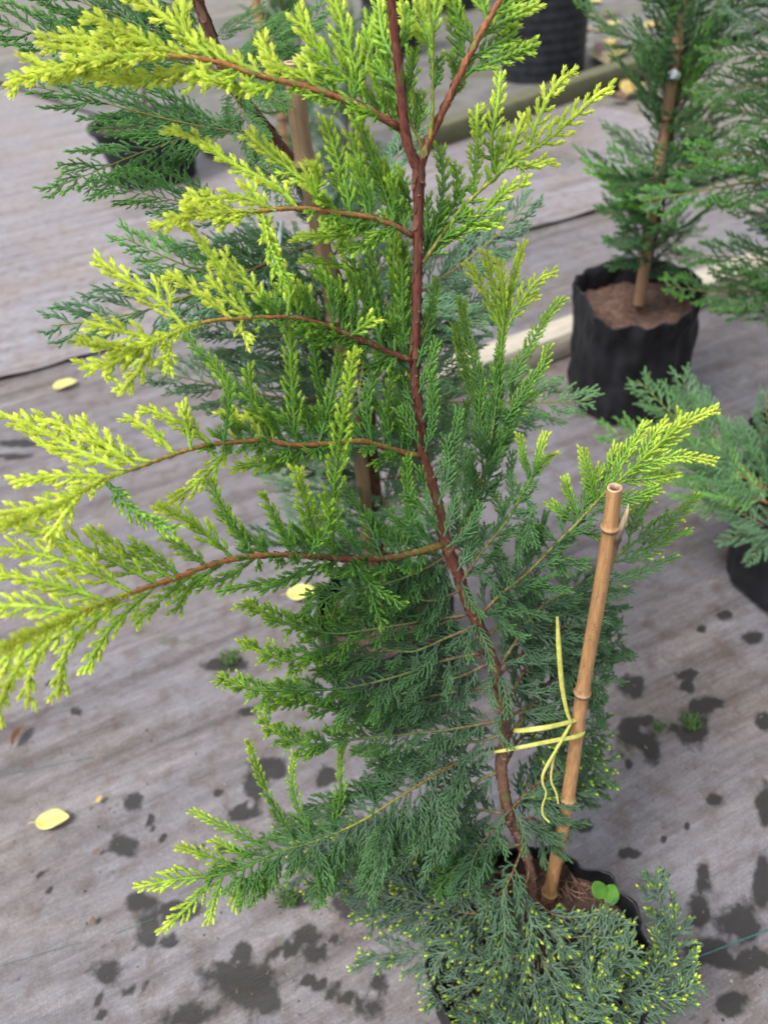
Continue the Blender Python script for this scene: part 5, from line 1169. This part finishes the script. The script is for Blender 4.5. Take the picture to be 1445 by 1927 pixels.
fallen((1150, 30), 40, 14, 6, M_BLEAF, 'dark brown leaf at the back of the damp path', z=.034)
fallen((1112, 5), 36, 11, -4, M_YLEAF, 'yellow leaf on the path at the top edge beside the ribbed pot', z=.034)
fallen((1230, 48), 34, 12, 15, M_YLEAF2, 'ochre leaf on the path just left of the right-hand staked tree', z=.034)
# ---- threads woven into the mat
M_THREAD = leaf_mat('teal_thread', (0.025, 0.09, 0.085), (0.05, 0.16, 0.15), rough=.6, scale=300)
def thread(p, q, w, label_):
    n = 70; A, B_ = on(*p), on(*q); P = A + (B_ - A) * np.linspace(0, 1, n)[:, None]; P[:, 2] = ground_z(P[:, :2]) + 0.0012
    P[:, 0] += 0.0006 * np.sin(np.arange(n) * 1.3); g = Geo()
    V, Ft = tube(P, w * (1 + 0.25 * np.sin(np.arange(n) * 2.1)), 5, (0, 0.3, 1)); g.add(V, Ft)
    o = link('marker_thread', g.mesh('marker_thread'), M_THREAD, GROUND); o['label'] = label_
    return o
thread((1275, 1815), (1500, 1727), 0.0011, 'teal marker thread woven into the mat by the pot')
thread((-20, 1462), (175, 1424), 0.0005, 'faint teal thread in the mat')
thread((-20, 1822), (150, 1772), 0.0005, 'faint teal thread in the mat')
thread((215, 1755), (290, 1728), 0.0005, 'faint teal thread in the mat')

# ---- moss tufts
M_MOSS = leaf_mat('moss_blade', (0.035, 0.085, 0.015), (0.08, 0.17, 0.03), rough=.6)
def tuft(px, r, n, label, seed):
    c = on(*px, 0.0); c[2] = 0.0; g = Geo(); rr = random.Random(seed)
    for _ in range(n):
        a = rr.random() * 6.283; q = r * math.sqrt(rr.random()); b_ = np.array([q * math.cos(a), q * math.sin(a), 0.0]); t = rr.random() * 6.283; h = 0.006 + 0.012 * rr.random(); w = 0.0009
        tip = b_ + np.array([math.cos(t) * h * 0.8, math.sin(t) * h * 0.8, h]); sx = np.array([-math.sin(t), math.cos(t), 0]) * w
        m_ = (b_ + tip) / 2 + np.array([0, 0, h * 0.2])
        g.add([b_ - sx, b_ + sx, m_ + sx * .8, m_ - sx * .8, tip], [[0, 1, 2], [0, 2, 3], [3, 2, 4]])
    o = link('moss', g.mesh('moss'), M_MOSS, None, c); tag(o, label, 'moss', kind='stuff')
tuft((432, 1240), 0.020, 130, 'moss growing in a damp patch left of the lower branches', 1)
tuft((1300, 1363), 0.016, 90, 'green moss tuft on the damp patch right of the stake', 2)
tuft((1238, 1372), 0.010, 50, 'smaller moss tuft on the damp patch near the stake', 3)
tuft((540, 1690), 0.018, 110, 'moss below the lowest lime branch tip', 4)
tuft((1298, 1362), 0.006, 20, 'moss speck on the damp patch right of the stake', 5)

# ---- crumbs, dry needles and grit trodden into the mat
M_LITTER = wood_mat('dry_litter', 0.9, 0.2, 200.0, 0.3)
def litter(n, seed):
    g = Geo(); rr = random.Random(seed)
    for _ in range(n):
        x, y = rr.uniform(-60, 1500), rr.uniform(330, 1990); c = on(x, y); c[2] = float(ground_z(c[None, :2])[0]) + .0012
        if to_uv(c)[1] > -0.02: c[2] += .010
        t = rr.random() * 6.283; k = rr.random()
        if k < .55:
            L_ = rr.uniform(.003, .010); cv = rr.uniform(-1.4, 1.4)
            P = [c + np.array([math.cos(t + cv * q) * L_ * q, math.sin(t + cv * q) * L_ * q, .0012 * (1 - 4 * q * q)]) for q in (-.5, -.2, .1, .5)]
            V, Ft = tube(P, rr.uniform(.0003, .0006), 3, (0.1, 0.2, 1), False); col = np.array(rr.choice([(0.16, 0.10, 0.06), (0.10, 0.065, 0.045), (0.35, 0.30, 0.22), (0.09, 0.11, 0.05)]))
        else:
            r_ = rr.uniform(.0007, .0024); V = [c + np.array([math.cos(a_ + t) * r_ * rr.uniform(.6, 1.2), math.sin(a_ + t) * r_ * rr.uniform(.6, 1.2), 0]) for a_ in (0, 1.25, 2.5, 3.8, 5)] + [c + np.array([0, 0, r_ * .8])]
            Ft = [(q, (q + 1) % 5, 5) for q in range(5)]; col = np.array(rr.choice([(0.05, 0.035, 0.027), (0.09, 0.06, 0.045), (0.28, 0.25, 0.22), (0.03, 0.025, 0.02)]))
        g.add(V, Ft, col * rr.uniform(.7, 1.3))
    tag(link('litter', g.mesh('litter'), M_LITTER), 'dry needles and grit strewn over the ground mat', 'litter', kind='stuff')
litter(900, 5)

# =========================================================================================
#  TREES BEHIND (their branches share a few frond meshes)
# =========================================================================================
def frond_lib(seed, L_=0.30, l=0.0042, blue=0.3, a=(.02, .1), tipb=.15, w=0.34, step=0.0085, ang=44, dot=0, w3=.32, sp=0.0048):
    global rng
    keep = rng; rng = np.random.default_rng(seed)
    n = 24; u = np.linspace(0, 1, n)
    C = np.stack([u * L_, 0.012 * np.sin(u * 4 + seed), -0.05 * L_ * u + 0.14 * L_ * u * u], -1)
    N = np.array([0, 0, 1.0]); T, B, M = frames(C, N)
    g = stem_geo(C, np.linspace(0.0022, 0.0008, n), (BROWN, BROWN * 0.7 + OLIVE * 0.3, OLIVE * 0.7, (0.15, 0.22, 0.05)), N, None, 5)
    fo = Foliage(True); s_ = 0.08; sg = 1
    while s_ < 0.985:
        i = int(s_ * (n - 1)); p = C[i] + (C[min(i + 1, n - 1)] - C[i]) * (s_ * (n - 1) - i)
        le = L_ * w * (1 - s_) ** 0.7 * min(1, .5 + 2 * s_) * (0.7 + 0.5 * rng.random()) + 0.012
        an = math.radians(ang + rng.normal(0, 7)); d = nrm(math.cos(an) * T[i] + math.sin(an) * sg * B[i] + M[i] * rng.normal(0.05, 0.25))
        q1 = p + d * le * .5; q2 = p + nrm(d * .7 + T[i] * .3) * le
        fo.spray([p, q1, q2], nrm(N + rng.normal(0, .25, 3)), le * w3, sp, l, a[0], a[1] + s_ * tipb, blue, 36, dot, False, .1, tipb * .8)
        s_ += step / L_ * (0.8 + 0.4 * rng.random()); sg = -sg
    rng = keep
    return g.mesh('branch'), fo.mesh('foliage', (0, 0, 0))
def lib(seeds, **kw): return [frond_lib(s_, **kw) for s_ in seeds]
LIB_DARK = lib((1, 2, 3, 4), blue=.15, a=(.02, .10), tipb=.16, l=.0056, w=.42, step=.0105, sp=.0068, w3=.36)
LIB_BLUE = lib((11, 12, 13, 14), blue=.85, a=(.0, .05), tipb=.06, l=.0046)
LIB_FINE = lib((21, 22, 23), blue=.5, a=(.02, .12), tipb=.25, l=.0045, step=.0105, sp=.006)
for lb in (LIB_DARK, LIB_BLUE, LIB_FINE):
    for s_, f_ in lb: s_.materials.append(M_WOOD); f_.materials.append(M_LEAF)
print('lib tris', [len(f_.polygons) for lb in (LIB_DARK, LIB_BLUE, LIB_FINE) for _, f_ in lb])
CNT = [0]
def frond(tree, base, p, q, libr, up=(0, 0, 1), tint=(1, 1, 1), length=None, roll=0.0):
    """a frond from p to q, its flat side turned to `up`"""
    p, q = np.asarray(p), np.asarray(q); x = nrm(q - p); z = np.asarray(up, float); z = nrm(z - x * np.dot(z, x)); y = cross(z, x)
    if roll:
        c_, s_ = math.cos(roll), math.sin(roll); y, z = y * c_ + z * s_, z * c_ - y * s_
    L_ = np.linalg.norm(q - p); k = L_ / 0.30; ky = k * (1.0 if length is None else length)
    me_s, me_f = libr[CNT[0] % len(libr)]; CNT[0] += 1
    o = bpy.data.objects.new('branch', me_s); COL.objects.link(o); o.parent = tree
    M4 = Matrix(((x[0] * k, y[0] * ky, z[0] * ky, p[0] - base[0]), (x[1] * k, y[1] * ky, z[1] * ky, p[1] - base[1]), (x[2] * k, y[2] * ky, z[2] * ky, p[2] - base[2]), (0, 0, 0, 1)))
    o.matrix_local = M4
    f_ = bpy.data.objects.new('foliage', me_f); COL.objects.link(f_); f_.parent = o; f_.color = (*tint, 1)
    return o
def tree(name, label, P, r, libr, n, lens, h0=.12, el=(25, 50), tint=(1, 1, 1), cols=(BROWN, BROWN, RED * .8), bark=True, top=0.3, h1=0.99, az=(0, 2 * math.pi), seed=1):
    """P: trunk points bottom to top; whorls of fronds up the trunk"""
    P = np.asarray(P); base = P[0]; t = empty(name, base); tag(t, label, 'conifer')
    C = catmull(P, 60); R = np.linspace(r, r * top, 60)
    g = stem_geo(C, R, cols, (0.2, -0.6, 0.7), None, 10); 
    if bark: bark_plates(g, C[3:], R[3:], 0.02, np.asarray(cols[0]) * .9, PALE * .8)
    link('trunk', g.mesh('trunk', base, True), M_BARK, t)
    rr = random.Random(seed); T = tangents(C)
    for k in range(n):
        u = h0 + (h1 - h0) * (k + rr.random() * .6) / n; i = min(59, int(u * 59)); a = k * 2.39996 + rr.uniform(-.3, .3)
        a = az[0] + (a % (2 * math.pi)) / (2 * math.pi) * (az[1] - az[0])
        e = math.radians(rr.uniform(*el)); L_ = lens[0] + (lens[1] - lens[0]) * ((u - h0) / (1 - h0)); L_ *= rr.uniform(.75, 1.2)
        d = np.array([math.cos(a) * math.cos(e), math.sin(a) * math.cos(e), math.sin(e)])
        v = rr.uniform(.85, 1.12); frond(t, base, C[i], C[i] + d * L_, libr, (0, 0, 1), tuple(c_ * v for c_ in tint), rr.uniform(.85, 1.15), rr.uniform(-.5, .5))
    return t, base, C

# --- the tree right behind: stem and thick cane rise leftwards
b2 = np.array([P2C[0], P2C[1], 0.20]); yb = b2[1]
def in_plane(x, y, Y):
    r = ray(x, y); return CAM + r * (Y / r[1])
def T2(x, y, dy=0.0): return in_plane(x, y, yb + dy)
tr2 = [b2, T2(712, 1000), T2(703, 900), T2(690, 740), T2(655, 590), T2(605, 450), T2(565, 330), T2(500, 240), T2(430, 150), T2(395, 60), T2(365, -20), T2(345, -90)]
t2, base2, C2 = tree('conifer', 'dark green cypress directly behind the golden-tipped one, with a leaning reddish stem', tr2, 0.0115, LIB_BLUE, 30, (.22, .18), h0=.10, h1=.68, el=(-5, 40), tint=(1.35, 1.45, 1.25), cols=(BROWN, BROWN * .9 + RED * .2, RED * .7), top=.45, seed=3)
def F2(pts, libr, d, tint=(1, 1, 1), up=None, ln=None):
    (x0, y0), (x1, y1) = pts; p = at(x0, y0, d[0]); q = at(x1, y1, d[1])
    u_ = nrm(nrm(CAM - (p + q) / 2) * 0.65 + np.array([0, 0, .6])) if up is None else up
    frond(t2, base2, p, q, libr, u_, tint, ln)
zt = [depth_of(T2(500, 240)), depth_of(T2(690, 740))]
print('tree2 depths', [round(depth_of(p), 2) for p in tr2], 'heights', [round(float(p[2]), 2) for p in tr2])
for pts, dz in [(((430, 150), (520, 330)), (-.03, -.06)), (((420, 120), (545, 215)), (-.03, -.06)), (((400, 80), (500, 10)), (-.03, -.05)), (((480, 240), (545, 400)), (-.03, -.06)), (((470, 220), (400, 260)), (-.04, -.06)), (((390, 40), (300, -40)), (-.03, -.05)), (((480, 240), (60, 190)), (-.05, -.12)), (((470, 400), (170, 365)), (-.02, -.08)), (((460, 225), (100, 365)), (0, -.06)), (((440, 150), (-40, 40)), (0, -.05)), (((410, 80), (20, -20)), (0, -.05)), (((420, 130), (180, 20)), (0, .0)), 
                (((400, 60), (230, -60)), (0, 0)), (((430, 140), (560, 40)), (0, .05)), (((470, 215), (640, 130)), (0, .05)), (((420, 120), (620, 20)), (.02, .08)),
                (((410, 100), (330, 10)), (-.02, -.06)), (((400, 70), (90, 70)), (.02, .02))]:
    F2(pts, LIB_DARK, (zt[0] + dz[0], zt[0] + dz[1]), (1.75, 1.65, 1.4), None, .72)
for pts, tint in [(((620, 470), (110, 625)), (.9, 1, .95)), (((640, 560), (230, 470)), (1.1, 1.5, .6)), (((690, 740), (280, 730)), (1, 1, 1)), (((690, 700), (330, 620)), (1, 1, 1)), (((690, 760), (420, 840)), (1, 1, 1)), (((690, 720), (560, 560)), (1, 1, 1)), (((690, 780), (1110, 755)), (1.1, 1.2, 1)),
                  (((690, 640), (1000, 380)), (.85, .95, .95)), (((690, 700), (950, 480)), (.85, .95, .95)), (((690, 690), (1010, 560)), (.9, 1, .95)), (((700, 840), (1000, 800)), (.9, 1, .95)), (((700, 800), (480, 900)), (1, 1, 1)), (((705, 880), (560, 1000)), (1, 1, 1)), (((705, 900), (900, 900)), (.9, 1, .95)), (((710, 980), (620, 1060)), (.9, 1, .95)),
                  (((660, 600), (450, 500)), (.9, 1, .95)), (((640, 560), (820, 430)), (.9, 1, .95)), (((610, 470), (440, 450)), (.9, 1, .95)), (((680, 700), (470, 640)), (.95, 1, 1)), (((690, 760), (860, 640)), (.95, 1, 1)), (((700, 860), (850, 760)), (.95, 1, 1)), (((700, 850), (560, 760)), (.95, 1, 1)), (((690, 780), (600, 900)), (.95, 1, 1)), (((600, 450), (700, 330)), (.8, .9, .85)), (((600, 440), (520, 300)), (.8, .9, .85)), (((610, 460), (760, 380)), (.8, .9, .85))]:
    (x0, y0), (x1, y1) = pts; d0 = depth_of(T2(x0, y0)); F2(pts, LIB_BLUE, (d0, d0 - .06), tuple(c_ * 1.5 * k_ for c_, k_ in zip(tint, (1, 1, .88))))
# its thick cane
def cane(name, label, pts, dep, R, nodes, **kw):
    bamboo(name, label, [at(x, y, d) for (x, y), d in zip(pts, dep)], R, nodes, **kw)
cp = [(700, 1110), (690, 1000), (680, 880), (640, 640), (600, 430), (567, 260), (553, 118)]
cd = [depth_of(T2(x, y, -.03)) for x, y in cp]
cane('bamboo_stake', 'thick weathered bamboo stake with a cut top, behind the golden-tipped cypress', cp, cd, (15 * cd[3] / F, 18.5 * cd[5] / F), [.2, .48, .63, .87], col=np.array((0.27, 0.175, 0.105)))
# white tie on the cane
wd = depth_of(T2(540, 440, -.06))
tie([([at(512, 500, wd), at(522, 470, wd), at(527, 440, wd), at(532, 415, wd - .01)], [6 * wd / F, 9 * wd / F, 8 * wd / F], nrm(CAM - at(525, 450, wd))), ([at(585, 352, wd), at(600, 356, wd - .02), at(620, 345, wd - .02)], [4 * wd / F, 5 * wd / F], nrm(CAM - at(600, 350, wd)))],
    'plastic_tie', 'white plastic strip hanging from the thick weathered bamboo stake', M_WHITE, at(525, 450, wd))

# --- tree in the tall grow bag
b3 = np.array([P3C[0], P3C[1], 0.285]); yb3 = P3C[1]
def T3(x, y, dy=0.0): return in_plane(x, y, yb3 + dy)
tr3 = [b3, T3(1222, 470), T3(1238, 400), T3(1252, 300), T3(1272, 180), T3(1290, 60), T3(1300, -40), T3(1308, -120)]
tree('conifer', 'feathery dark cypress in the tall grow bag by the pale timber', tr3, 0.013, LIB_FINE, 46, (.23, .25), h0=.14, el=(10, 60), tint=(1.45, 1.4, 1.5), top=.5, seed=7)
t3 = [o for o in bpy.data.objects if o.get('label', '').startswith('feathery')][0]
for (x0, y0), (x1, y1), tint, lb in [((1235, 400), (1090, 320), (2.0, 2.2, .9), LIB_FINE), ((1240, 380), (1135, 275), (1.3, 1.6, .7), LIB_FINE), ((1240, 410), (1110, 400), (.9, 1, .9), LIB_FINE), ((1270, 200), (1330, 40), (1.7, 2.0, .5), LIB_FINE), ((1265, 260), (1330, 160), (1.7, 2.0, .5), LIB_FINE), ((1240, 420), (1130, 470), (.8, .9, .9), LIB_FINE), ((1250, 320), (1150, 380), (.8, .9, .9), LIB_FINE),
                                 ((1285, 100), (1200, 10), (.7, .8, .7), LIB_FINE), ((1285, 120), (1180, 40), (.7, .8, .7), LIB_FINE), ((1275, 160), (1200, 110), (.7, .8, .7), LIB_FINE), ((1240, 440), (1330, 440), (.7, .8, .7), LIB_FINE), ((1225, 470), (1125, 455), (.8, .9, .8), LIB_FINE), ((1225, 480), (1140, 515), (.8, .9, .9), LIB_FINE), ((1228, 460), (1320, 500), (.8, .9, .8), LIB_FINE), ((1222, 500), (1290, 530), (.7, .8, .7), LIB_FINE), ((1232, 430), (1160, 360), (.9, 1, .9), LIB_FINE), ((1232, 420), (1180, 420), (.8, .9, .9), LIB_FINE), ((1245, 350), (1190, 330), (.9, 1, .9), LIB_FINE), ((1262, 250), (1215, 110), (.9, 1, .9), LIB_FINE), ((1250, 330), (1225, 230), (1, 1.1, .9), LIB_FINE), ((1275, 170), (1320, 80), (1.3, 1.5, .6), LIB_FINE), ((1250, 310), (1310, 230), (1, 1.1, .9), LIB_FINE), ((1285, 80), (1250, -20), (.8, .9, .8), LIB_FINE), ((1265, 220), (1330, 260), (1, 1.1, .9), LIB_FINE), ((1232, 440), (1290, 400), (.9, 1, .9), LIB_FINE), ((1250, 330), (1400, 250), (.8, .9, .8), LIB_FINE), ((1250, 300), (1380, 330), (.8, .9, .8), LIB_FINE)]:
    d_3 = depth_of(T3(x0, y0)); p, q = at(x0, y0, d_3 - .03), at(x1, y1, d_3 - .12); frond(t3, b3, p, q, lb, nrm(nrm(CAM - p) * .6 + np.array([0, 0, .7])), tuple(c_ * 1.3 for c_ in tint))
cp = [(1202, 572), (1212, 500), (1222, 420), (1242, 300), (1262, 160), (1283, 20), (1296, -60)]; cd = [depth_of(T3(x, y, -.04)) for x, y in cp]
cane('bamboo_stake', 'thin bamboo stake with blue-white tie knots in the tall grow bag', cp, cd, (10.5 * cd[0] / F, 9 * cd[3] / F), [.35, .62, .8], col=np.array((0.33, 0.20, 0.115)))
def knot(px, dep, s_, label):
    base = at(*px, dep); k = dep / F; v = nrm(CAM - base); strips = []
    strips.append(([base - RT * s_ * k * .8 + v * .004, base + UP * s_ * k * .3 + v * .012, base + RT * s_ * k * .8 + v * .006], [s_ * k * .8, s_ * k * 1.1, s_ * k * .7], v))
    strips.append(([base - UP * s_ * k * .2 + v * .012, base + UP * s_ * k * 1.0 + v * .014 + RT * s_ * k * .2], [s_ * k * .7, s_ * k * 1.0, s_ * k * .3], v))
    tie(strips, 'plastic_tie', label, M_WHITE, base)
knot((1266, 145), depth_of(T3(1266, 145, -.05)), 15, 'pale blue-white tie knotted high on the thin bamboo stake')
knot((1222, 396), depth_of(T3(1222, 396, -.05)), 13, 'pale blue-white tie lowest on the thin bamboo stake')
knot((1230, 362), depth_of(T3(1230, 362, -.05)), 10, 'pale blue-white tie just above the lowest on the thin stake')

# --- tree out of frame at the right whose branches reach in
Y5 = P3C[1] - .30
def T5(x, y): return in_plane(x, y, Y5)
b5 = T5(1640, 640); b5[2] = .2
tr5 = [b5, T5(1600, 400), T5(1575, 200), T5(1560, 0), T5(1550, -120)]
t5, base5, C5 = tree('conifer', 'green cypress cut by the right edge, its branches reaching before the staked tree', tr5, .014, LIB_FINE, 20, (.30, .22), h0=.05, el=(5, 45), tint=(1.5, 1.4, 1.5), top=.5, seed=12)
for (x0, y0), (x1, y1), tint, lb in [((1560, 560), (1240, 545), (.95, 1.15, .8), LIB_FINE), ((1580, 500), (1270, 500), (.9, 1.1, .8), LIB_FINE), ((1560, 330), (1190, 395), (1.0, 1.2, .8), LIB_FINE), ((1560, 300), (1280, 290), (1.1, 1.35, .8), LIB_FINE), ((1560, 250), (1330, 210), (1, 1.15, .85), LIB_FINE), ((1555, 150), (1290, 190), (.9, 1, .8), LIB_FINE),
                                 ((1555, 60), (1350, 40), (1, 1.15, .95), LIB_BLUE), ((1555, 100), (1310, 120), (.9, 1, .8), LIB_FINE), ((1570, 440), (1400, 440), (1, 1.1, 1), LIB_BLUE), ((1560, 380), (1400, 350), (1.1, 1.2, 1.1), LIB_BLUE), ((1590, 600), (1330, 590), (.85, 1.05, .7), LIB_FINE), ((1580, 560), (1330, 520), (.95, 1.1, .8), LIB_FINE), ((1550, 20), (1380, -10), (1, 1.1, .95), LIB_BLUE), ((1560, 240), (1400, 150), (1, 1.1, .9), LIB_FINE), ((1560, 200), (1380, 260), (1, 1.15, .9), LIB_FINE), ((1560, 420), (1360, 400), (.95, 1.1, .85), LIB_FINE)]:
    d_5 = depth_of(T5(x0, y0)); p, q = at(x0, y0, d_5), at(x1, y1, d_5 - .02); frond(t5, base5, p, q, lb, nrm(nrm(CAM - p) * .6 + np.array([0, 0, .7])), tuple(c_ * 1.4 * k_ for c_, k_ in zip(tint, (1.12, .95, 1.15))))
# --- low blue-green plant at the right edge
b4 = np.array([P4C[0], P4C[1], .18]); 
tr4 = [b4, b4 + np.array([-.01, .01, .12]), b4 + np.array([.0, .02, .30]), b4 + np.array([.02, .02, .45])]
t4, base4, C4 = tree('conifer', 'blue-green cypress in the pot at the right edge, fronds spreading towards the stake', tr4, .009, LIB_BLUE, 18, (.22, .12), h0=.05, el=(5, 45), tint=(1.15, 1.25, 1.1), top=.5, seed=15)
d4 = depth_of(b4)
for (x0, y0), (x1, y1), tint in [((1480, 960), (1265, 712), (1.25, 1.4, 1.1)), ((1470, 1000), (1290, 900), (1.2, 1.3, 1.1)), ((1480, 980), (1350, 1030), (1.2, 1.3, 1.1)), ((1485, 960), (1400, 1060), (1.2, 1.3, 1.1)), ((1500, 940), (1430, 740), (1.1, 1.2, 1)), ((1470, 930), (1180, 735), (1.15, 1.35, .9)), ((1470, 940), (1120, 830), (1.4, 1.7, .8)), ((1500, 930), (1370, 800), (1.2, 1.3, 1.1))]:
    p, q = at(x0, y0, d4 - .06), at(x1, y1, d4 - .04); frond(t4, base4, p, q, LIB_BLUE, nrm(nrm(CAM - p) * .7 + np.array([0, 0, .6])), tuple(c_ * 1.3 for c_ in tint))
# --- trees farther back at the top left, one in the left pot, one with a thin cane, one behind
b6 = np.array([P6C[0], P6C[1], .26]); Y6 = P6C[1]
tr6 = [b6, in_plane(270, 120, Y6), in_plane(262, -40, Y6), in_plane(255, -200, Y6)]
tree('conifer', 'dark cypress in the black pot at upper left', tr6, .012, LIB_DARK, 10, (.25, .25), h0=.62, el=(10, 50), tint=(.8, .95, .9), seed=19)
q7 = on(560, 330, 0.0); Y7 = q7[1]
tr7 = [q7, in_plane(545, 150, Y7), in_plane(530, 0, Y7), in_plane(515, -150, Y7)]
tree('conifer', 'soft green cypress behind the thick bamboo stake, beside a thin cane', tr7, .011, LIB_FINE, 60, (.26, .24), h0=.04, el=(15, 60), tint=(1.2, 1.45, 1.15), seed=23)
cp = [(545, 330), (520, 160), (492, 50), (470, -60)]; cd = [depth_of(in_plane(x, y, Y7 - .06)) for x, y in cp]
cane('bamboo_stake', 'slim tan bamboo cane at the top edge, left of the thick stake', cp, cd, (9 * cd[1] / F, 9 * cd[3] / F), [.3, .75], col=np.array((0.42, 0.24, 0.12)))
q8 = on(640, 480, 0.0); Y8 = q8[1]
tr8 = [q8, in_plane(650, 300, Y8), in_plane(655, 150, Y8), in_plane(660, 20, Y8)]
tree('conifer', 'blurred blue-green cypress filling the gap behind the red-brown stem', tr8, .010, LIB_BLUE, 44, (.24, .14), h0=.06, el=(10, 55), tint=(1.2, 1.4, 1.3), seed=29)
print('objects', len(bpy.data.objects), 'tris', sum(len(m.polygons) for m in bpy.data.meshes))
